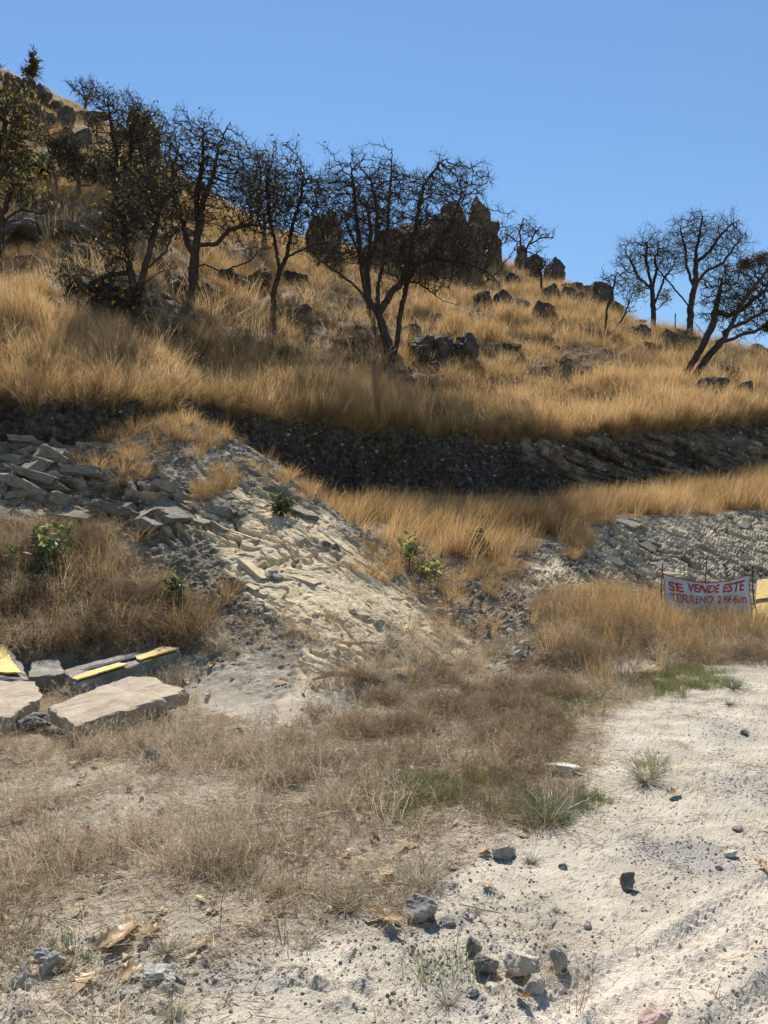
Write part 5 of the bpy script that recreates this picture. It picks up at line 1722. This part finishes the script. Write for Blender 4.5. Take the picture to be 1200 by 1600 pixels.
def strip(name, path, w, mat, off=-.004):
    """printed hem along a path of (u, v)"""
    VV, FF = [], []
    for i, (u, v, du, dv) in enumerate(path):
        a = cloth_pt(u, v); b = cloth_pt(u + du, v + dv)
        VV += [a + Vector((0, off, 0)), b + Vector((0, off, 0))]
        if i: FF.append((2 * i - 2, 2 * i - 1, 2 * i + 1, 2 * i))
    on_ban(name, VV, np.array(FF), mat)


strip('red_hem', [(u, .0, 0, .03) for u in np.linspace(0, 1, 60)], .02, M['red'])
strip('red_hem', [(.0, v, .011, 0) for v in np.linspace(0, 1, 30)], .02, M['red'])
strip('red_hem', [(.992, v, .008, 0) for v in np.linspace(0, 1, 30)], .02, M['red'])


def lettering(text, u0, u1, v0, v1, mat, shear=0.0, bold=.02):
    """flat print following the cloth: text fitted into the box u0..u1, v0 (top)..v1"""
    cu = bpy.data.curves.new('lettering', 'FONT')
    cu.body = text
    cu.offset = bold
    cu.resolution_u = 4
    cu.shear = shear
    ob = bpy.data.objects.new('lettering', cu)
    COL.objects.link(ob)
    dg = bpy.context.evaluated_depsgraph_get()
    me = bpy.data.meshes.new_from_object(ob.evaluated_get(dg))
    bpy.data.objects.remove(ob)
    import bmesh
    bm = bmesh.new(); bm.from_mesh(me)
    bmesh.ops.triangulate(bm, faces=bm.faces)
    bmesh.ops.subdivide_edges(bm, edges=[e for e in bm.edges if e.calc_length() > .12], cuts=2, use_grid_fill=False)
    bmesh.ops.triangulate(bm, faces=bm.faces)
    co = np.array([v.co[:] for v in bm.verts])
    lo, hi = co.min(0), co.max(0)
    for v in bm.verts:
        u = u0 + (v.co.x - lo[0]) / (hi[0] - lo[0]) * (u1 - u0)
        w = v1 + (v.co.y - lo[1]) / (hi[1] - lo[1]) * (v0 - v1)
        p = cloth_pt(u, w)
        v.co = p + Vector((0, -.006, 0)) - borg
    bm.to_mesh(me); bm.free()
    me.name = 'lettering'
    me.materials.clear(); me.materials.append(mat)
    return link('lettering', me, ban)


lettering('SE', .065, .215, .14, .37, M['red'], 0, .03)
lettering('VENDE', .275, .645, .085, .335, M['red'], .32, .03)
lettering('ESTE', .675, .945, .10, .345, M['red'], .26, .03)
lettering('TERRENO', .075, .565, .42, .62, M['red'], 0, .012)
lettering('2,866m', .61, .95, .42, .66, M['red'], 0, .012)
lettering('256', .79, .87, .79, .95, M['black'], 0, .02)


def rod(name, label, p0, p1, r0, mat, group, cat='rod', bend=0.02):
    a, b = Vector(p0), Vector(p1)
    n = 6
    pts = [a.lerp(b, k / n) + Vector((bend * math.sin(k * 1.3), 0, 0)) for k in range(n + 1)]
    pts = np.array([tuple(p - a) for p in pts])
    V, Fq = tubes(pts[:-1], pts[1:], np.full(n, r0), np.full(n, r0), 6)
    o = link(name, mesh_np(name, V, Fq, mat, True))
    o.location = a
    return tag(o, label, cat, group)


for (x0, y0, x1, y1, d, lab) in [(1035, 1000, 1034, 880, 15.02, 'rusty steel rod at the left end of the banner'), (1103, 990, 1103, 871, 15.12, 'steel rod rising behind the middle of the banner'),
                                 (1184, 990, 1174, 884, 14.95, 'leaning steel rod at the right end of the banner')]:
    rod('steel_rod', lab, at(x0, y0, d), at(x1, y1, d), .011, M['rust'], 'steel rods of the banner')
# thin fence posts on the hill
for (px, py, top, lab) in [(877, 435, 421, 'thin fence post on the skyline between two outcrops'), (907, 490, 466, 'thin fence post in the grass below the skyline outcrops'), (1055, 520, 486, 'thin fence post between the two skyline oaks')]:
    loc, nor = hit(px, py)
    if loc is None: loc, nor = hit(px, py + 12)
    h_ = (py - top) * loc.y / F
    rod('fence_post', lab, loc - Vector((0, 0, .2)), loc + Vector((0.03, 0, h_)), .035, M['bark'], 'fence posts on the hill', 'fence post', .01)
print('slabs, banner', time.time() - T0)

# ------------------------------------------------------------------ stones near the camera
STONES = [  # px, py of the foot, width, height, material, label, category
    (661, 1446, 66, 44, 'grey_stone', 'rounded grey stone beside the curled leaf in the sand', 3),
    (742, 1496, 30, 32, 'dark_stone', 'small dark stone behind the blocky dark one', 3),
    (762, 1530, 48, 34, 'dark_stone', 'blocky dark stone left of the tan topped stone', 3),
    (820, 1537, 66, 44, 'pale_stone', 'tan topped stone, largest of the group near the wheel tracks', 3),
    (876, 1522, 32, 40, 'grey_stone', 'upright pale grey stone right of the tan topped one', 3),
    (838, 1558, 40, 28, 'grey_stone', 'pale grey stone in front of the tan topped one', 3),
    (987, 1394, 30, 32, 'dark_stone', 'dark pitted stone alone on the open road', 4),
    (790, 1345, 46, 26, 'grey_stone', 'crusty grey lump by the green grass tuft', 4),
    (883, 1360, 22, 14, 'dark_stone', 'small dark clod right of the crusty grey lump', 3),
    (1146, 1342, 26, 13, 'pale_stone', 'flat pale pebble lying by itself on the right of the road', 3),
    (1125, 1360, 14, 9, 'grey_stone', 'tiny grey stone in front of the flat pale pebble', 2),
    (1030, 1618, 60, 40, 'pink_stone', 'pinkish stone at the bottom edge of the road', 3),
    (42, 1148, 62, 34, 'dark_stone', 'dark grey rock under the left end of the tan slab', 4),
    (235, 1190, 32, 20, 'dark_stone', 'dark stone in the weeds in front of the tan slab', 3),
    (60, 1520, 74, 44, 'grey_stone', 'crumbling grey clod at the lower left', 4),
    (28, 1545, 54, 34, 'grey_stone', 'lower grey clod at the left edge of the picture', 4),
    (240, 1538, 70, 26, 'grey_stone', 'flat grey clod below the curled leaf', 4),
    (280, 1536, 24, 18, 'grey_stone', 'small grey stone at the end of the flat clod', 3),
    (200, 1560, 44, 18, 'grey_stone', 'low grey clod nearest the bottom left corner', 3),
    (858, 1164, 18, 18, 'grey_stone', 'grey stone in the weeds above the flat pale slab', 3),
    (1166, 1150, 16, 10, 'dark_stone', 'small dark stone far along the road', 2),
    (1155, 1300, 20, 9, 'grey_stone', 'thin grey stone on the right of the road', 2),
    (920, 1452, 16, 12, 'pale_stone', 'pale stone on the smooth sand right of the stone group', 2),
    (740, 1560, 22, 14, 'grey_stone', 'grey stone in front of the blocky dark one', 2),
    (810, 1450, 18, 14, 'pale_stone', 'pale clod above the tan topped stone', 2),
    (700, 1450, 30, 14, 'dark_stone', 'low dark clod right of the rounded grey stone', 3),
]
for i, (px, py, w, h, mt, lab, sub) in enumerate(STONES):
    loc, nor = hit(px, py)
    m = loc.y / F
    me = rock_mesh('stone', 3000 + i, (w * m * .85, w * m * .75, h * m * 1.0), M[mt], 4, 9, .30 if 'clod' in lab or 'lump' in lab else .18, .22 if 'clod' in lab or 'lump' in lab else .13)
    o = place_rock('stone', me, loc + Vector((0, w * m * .35, 0)), rng.uniform(-.4, .4), h * m * (.04 if 'clod' in lab else .34))
    tag(o, lab, 'stone', 'loose stones on the ground')
# the flat pale stone with a reddish rim
loc, nor = hit(875, 1210)
m = loc.y / F
me = rock_mesh('flat_stone', 3100, (62 * m, 62 * m * .8, 14 * m), M['pale_stone'], 4, 8, .06, .02)
o = place_rock('flat_stone', me, loc + Vector((0, .05, 0)), .1, .035, (-.12, 0))
tag(o, 'thin flat pale stone at the edge of the weeds', 'stone', 'loose stones on the ground')

# bigger broken stones on the rubble slope: single things
RB = [rock_mesh('rubble_stone', 3200 + k, (1, .8, .6), M['rubble'], 2, 12, .1, .06) for k in range(8)]
p, nrm, k = scatter(sr * (PX > 0) * (PX < 900) * sstep(1140, 1080, PY), 150, 3300)
r = np.random.RandomState(5)
for i in range(len(p)):
    o = link('rubble_stone', RB[r.randint(len(RB))])
    s_ = r.uniform(.07, .2)
    o.scale = (s_, s_, s_)
    o.location = Vector(p[i]) + Vector(nrm[i]) * s_ * .15
    o.rotation_euler = (r.uniform(-.4, .4), r.uniform(-.4, .4), r.uniform(0, 6.28))
    tag(o, 'small broken stone lying loose in the rubble of the cut slope', 'stone', 'loose stones in the rubble')
print('stones', time.time() - T0)


# ------------------------------------------------------------------ fallen leaves
def dry_leaf_mesh(seed):
    r = np.random.RandomState(seed)
    nu, nv = 14, 6
    lob = r.uniform(2.5, 4.5); ph = r.uniform(0, 6)
    curl = r.uniform(1.2, 3.4) * r.choice([-1, 1], p=[.25, .75]); bend = r.uniform(-1.6, 1.6); tw = r.uniform(-.8, .8)
    V = []
    for i in range(nu + 1):
        u = i / nu
        w = .30 * math.sin(math.pi * (u * .93 + .035)) ** .75 * (.7 + .5 * u) * (1 + .32 * math.sin(lob * 6.28 * u + ph))
        for j in range(-nv // 2, nv // 2 + 1):
            q = j / (nv / 2)
            x = w * q; a = curl * x * 1.6
            zz = (1 - math.cos(a)) / max(abs(curl * 1.6), .1) * np.sign(curl)
            xx = math.sin(a) / (curl * 1.6)
            t = tw * (u - .5)
            xr, zr = xx * math.cos(t) - zz * math.sin(t), xx * math.sin(t) + zz * math.cos(t)
            b = bend * (u - .5)
            V.append((xr, (u - .5) * math.cos(b * .5), zr + (u - .5) * math.sin(b) * .5 + .03 * float(vnoise(np.array([u * 6, q * 2, seed * .7])))))
    k = nv + 1
    Fq = [(i * k + j, i * k + j + 1, (i + 1) * k + j + 1, (i + 1) * k + j) for i in range(nu) for j in range(nv)]
    V = np.array(V)
    me = mesh_np('dry_leaf', V, np.array(Fq), M['dry_leaf'], True)
    fattr(me, 'vary', .5 + .35 * fbm(V * 9 + seed, 3, seed))
    return me


LEAF = [dry_leaf_mesh(4000 + k) for k in range(14)]
LEAVES = [
    (190, 1478, 78, .85, 'largest curled tan leaf in the pile beside the green tuft'), (235, 1466, 60, .7, 'tan leaf with a raised tip right of the largest one in the pile'), (205, 1452, 46, .8, 'crumpled leaf at the back of the pile beside the green tuft'),
    (172, 1474, 46, .9, 'pale leaf at the left of the pile beside the green tuft'), (132, 1542, 62, .85, 'long tan leaf standing on edge near the bottom left'), (208, 1526, 46, .75, 'arched pinkish leaf above the flat grey clod'), (318, 1478, 38, .6, 'two toned leaf alone on the pale sand'),
    (430, 1402, 40, .12, 'dark brown leaf below the fine grass'), (335, 1425, 34, .7, 'slim curled leaf by the little dry sprig'), (16, 1404, 26, .9, 'pale leaf at the left edge above a brown one'), (8, 1436, 30, .45, 'brown leaf at the left edge of the picture'),
    (68, 1338, 40, .85, 'pale leaf left of the dark one in the dry grass'), (96, 1332, 42, .2, 'dark folded leaf in the dry grass at the left'), (190, 1316, 30, .9, 'bleached leaf standing in the dry grass'), (27, 1284, 20, .9, 'small pale leaf far left in the dry grass'),
    (138, 1308, 34, .1, 'dark leaf above the bleached one'), (598, 1440, 74, .3, 'big brown leaf leaning upright against the rounded grey stone'), (612, 1446, 40, .7, 'curled tan leaf at the foot of the upright brown one'), (636, 1326, 48, .95, 'broad pale leaf with a dark curled tip'),
    (606, 1370, 40, .95, 'pale leaf sunk in the airy grass clump'), (540, 1340, 36, .9, 'pale leaf above the spiky tuft'), (463, 1342, 38, .85, 'pointed pale leaf left of the spiky tuft'), (500, 1286, 26, .8, 'small tan leaf in the middle of the dry grass'), (466, 1386, 24, .75, 'narrow leaf left of the spiky tuft'),
    (590, 1270, 24, .85, 'pale leaf at the edge of the green grass'), (630, 1212, 26, .95, 'bright leaf standing in the reddish weeds'), (658, 1202, 24, .08, 'dark leaf beside the bright standing one'), (682, 1148, 28, .22, 'rust brown leaf in the reddish weeds'), (588, 1136, 22, .95, 'bright upright leaf left of the rust brown one'),
    (596, 1068, 28, .9, 'pale leaf at the foot of the yellow rock'), (690, 1066, 26, .1, 'dark leaf under the slope in the weeds'), (806, 1110, 32, .9, 'pale leaf by the far green grass'), (830, 1184, 32, .6, 'tan leaf above the flat pale stone'), (762, 1386, 28, .7, 'golden clod like leaf on the bare ground'),
    (757, 1332, 32, .65, 'curled yellowish leaf by the crusty grey lump'), (806, 1284, 28, .9, 'bright leaf below the wide green tuft'), (816, 1306, 26, .5, 'brown leaf under the bright one'), (1053, 1244, 34, .35, 'folded brown leaf below the tuft on the road'), (1190, 1358, 34, .8, 'curled leaf at the right edge of the road'),
    (818, 1566, 30, .15, 'cupped brown leaf in front of the stones'), (706, 1358, 26, .12, 'dark leaf at the end of the airy grass clump'), (772, 1176, 22, .95, 'white looking leaf in the weeds'), (180, 1160, 26, .8, 'pale leaf against the front of the tan slab'), (160, 1140, 20, .9, 'small bright leaf by the corner of the tan slab'),
    (330, 1042, 34, .3, 'brown leaf right of the yellow edged slab'), (290, 1066, 24, .8, 'pale leaf at the right end of the tan slab'), (325, 1088, 26, .85, 'pale leaf on the rubble right of the slabs'), (440, 1068, 24, .8, 'tan leaf on the rubble above the pale rock'),
    (120, 1196, 26, .7, 'tan leaf in the grass below the tan slab'), (150, 1200, 24, .85, 'pale leaf in the grass in front of the slabs'), (60, 1196, 20, .8, 'pale leaf in the shade at the left'), (1200, 1300, 20, .6, 'small leaf on the far right of the road'),
]


def put_leaf(px, py, size, tint, label, group, seed):
    r = np.random.RandomState(seed)
    loc, nor = hit(px, py)
    if loc is None: return
    m = loc.y / F
    o = link('dry_leaf', LEAF[r.randint(len(LEAF))])
    s_ = size * m * r.uniform(.8, 1.05)
    o.scale = (s_, s_, s_)
    o.rotation_euler = (r.uniform(-.35, .35), r.uniform(-.45, .45), r.uniform(0, 6.28))
    o.location = loc + Vector((0, 0, s_ * .09 + .012))
    o['tint'] = float(np.clip(tint, 0, 1))
    tag(o, label, 'leaf', group)


for i, (px, py, s_, t_, lab) in enumerate(LEAVES):
    put_leaf(px, py, s_, t_, lab, 'fallen oak leaves', 4100 + i)
r = np.random.RandomState(99)
n = 0
zone = [(-20, 1180), (420, 1110), (420, 980), (560, 1000), (700, 1010), (900, 1080), (900, 1230), (640, 1380), (300, 1500), (-20, 1560)]
while n < 170:
    px, py = r.uniform(-20, 920), r.uniform(1080, 1520)
    if inpoly(np.array([px]), np.array([py]), zone)[0] < .5: continue
    put_leaf(px, py, r.uniform(12, 24), r.choice([.15, .5, .7, .85, .9]), 'small dry leaf scattered among the weeds of the foreground', 'small scattered leaves', 4300 + n)
    n += 1
r = np.random.RandomState(98)
for n in range(40):
    px, py = r.uniform(290, 900), r.uniform(820, 1060)
    put_leaf(px, py, r.uniform(9, 15), r.choice([.3, .6, .85]), 'small dry leaf caught on the rubble slope', 'leaves on the slope', 4500 + n)


# ------------------------------------------------------------------ spiky tufts and green plants, each a thing
def spiky(name, label, px, py, wpx, n, seed, mat, tint, up=.7, width=.006, grav=.5, dry=.3):
    r = np.random.RandomState(seed)
    loc, nor = hit(px, py)
    m = loc.y / F
    L = wpx * m * .62
    a = r.uniform(0, 6.283, n)
    d = np.stack([np.cos(a), np.sin(a), r.uniform(.1, 1.0, n) * up * 2], 1)
    base = np.stack([np.cos(a), np.sin(a), 0 * a], 1) * (r.uniform(0, .10, n) * wpx * m)[:, None]
    V, T, bid, _, _ = ribbons(base, d, L * r.uniform(.5, 1.1, n), np.full(n, width * .75), r, .35, 4, grav)
    me = mesh_np(name, V, T, mat)
    n_ = n
    ti = np.where(r.uniform(size=n) < min(1, dry + .25), r.uniform(.75, 1, n), np.clip(r.normal(tint, .18, n), 0, 1))
    fattr(me, 'tint', ti[bid]); fattr(me, 'vary', r.uniform(.2, .8, n)[bid])
    o = link(name, me)
    o.location = loc
    return tag(o, label, 'plant', 'spiky plants on the ground')


for i, a in enumerate([
    (540, 1422, 92, 130, .45, .0055, .35, .2, 'grey green spiky rosette left of the rounded grey stone'), (1010, 1222, 100, 170, .5, .005, .5, .45, 'spiky tuft standing alone at the edge of the road'), (852, 1282, 130, 220, .5, .005, .5, .35, 'wide green and brown tuft under the flat pale stone'),
    (260, 1490, 66, 60, .6, .007, .5, .15, 'bright green tuft right of the leaf pile'), (830, 1350, 42, 90, .6, .004, .25, .25, 'small bristly green tuft beside the crusty grey lump'), (930, 1094, 44, 80, .55, .007, .4, .1, 'bright green clump at the far edge of the weeds'),
    (1146, 1076, 56, 90, .6, .008, .5, .05, 'bright green clump on the far right by the road'), (1140, 1102, 30, 60, .5, .007, .5, .1, 'low green clump in front of the far right one'), (480, 1482, 60, 70, .85, .003, .4, .7, 'straw coloured low tuft on the pale sand'), (870, 1425, 34, 60, .8, .003, .4, .8, 'dry bristly tuft on the bare ground'),
    (40, 1470, 50, 40, .6, .004, .2, .6, 'thin spiky tuft at the left edge'), (100, 1520, 44, 60, .5, .004, .2, .2, 'upright green tuft by the grey clod'), (700, 1570, 80, 90, .65, .003, .2, .6, 'yellow green wisps in front of the stones'), (270, 1590, 80, 80, .7, .003, .2, .6, 'pale wisps at the bottom edge of the picture'),
    (395, 1452, 46, 60, .7, .003, .3, .6, 'thin pale tuft above the open sand'), (660, 1385, 110, 260, .8, .0025, .3, .95, 'airy tan grass clump right of the spiky rosette'), (150, 1150, 30, 40, .5, .004, .3, .5, 'little tuft at the corner of the tan slab'), (240, 1150, 50, 60, .5, .004, .4, .4, 'tuft in front of the tan slab'),
    (100, 1090, 60, 90, .6, .004, .2, .5, 'green and straw tuft between the slabs')]):
    px, py, w, n, t_, wd, gr, dry, lab = a
    spiky('grass_tuft', lab, px, py, w, n, 4700 + i, M['spiky'] if t_ < .6 or True else M['fine'], t_, .75, wd, gr, dry)
# a thin straw lying across the stones
rod('dry_stalk', 'thin straw coloured stalk lying right of the rounded grey stone', hit(718, 1424)[0] + Vector((0, 0, .03)), hit(782, 1438)[0] + Vector((0, 0, .03)), .003, M['concrete'], None, 'stalk', .004)
rod('dry_stalk', 'thin pale stalk rising out of the fine grass', hit(335, 1470)[0], hit(360, 1440)[0] + Vector((0, 0, .22)), .0022, M['concrete'], None, 'stalk', .01)
print('all', time.time() - T0)
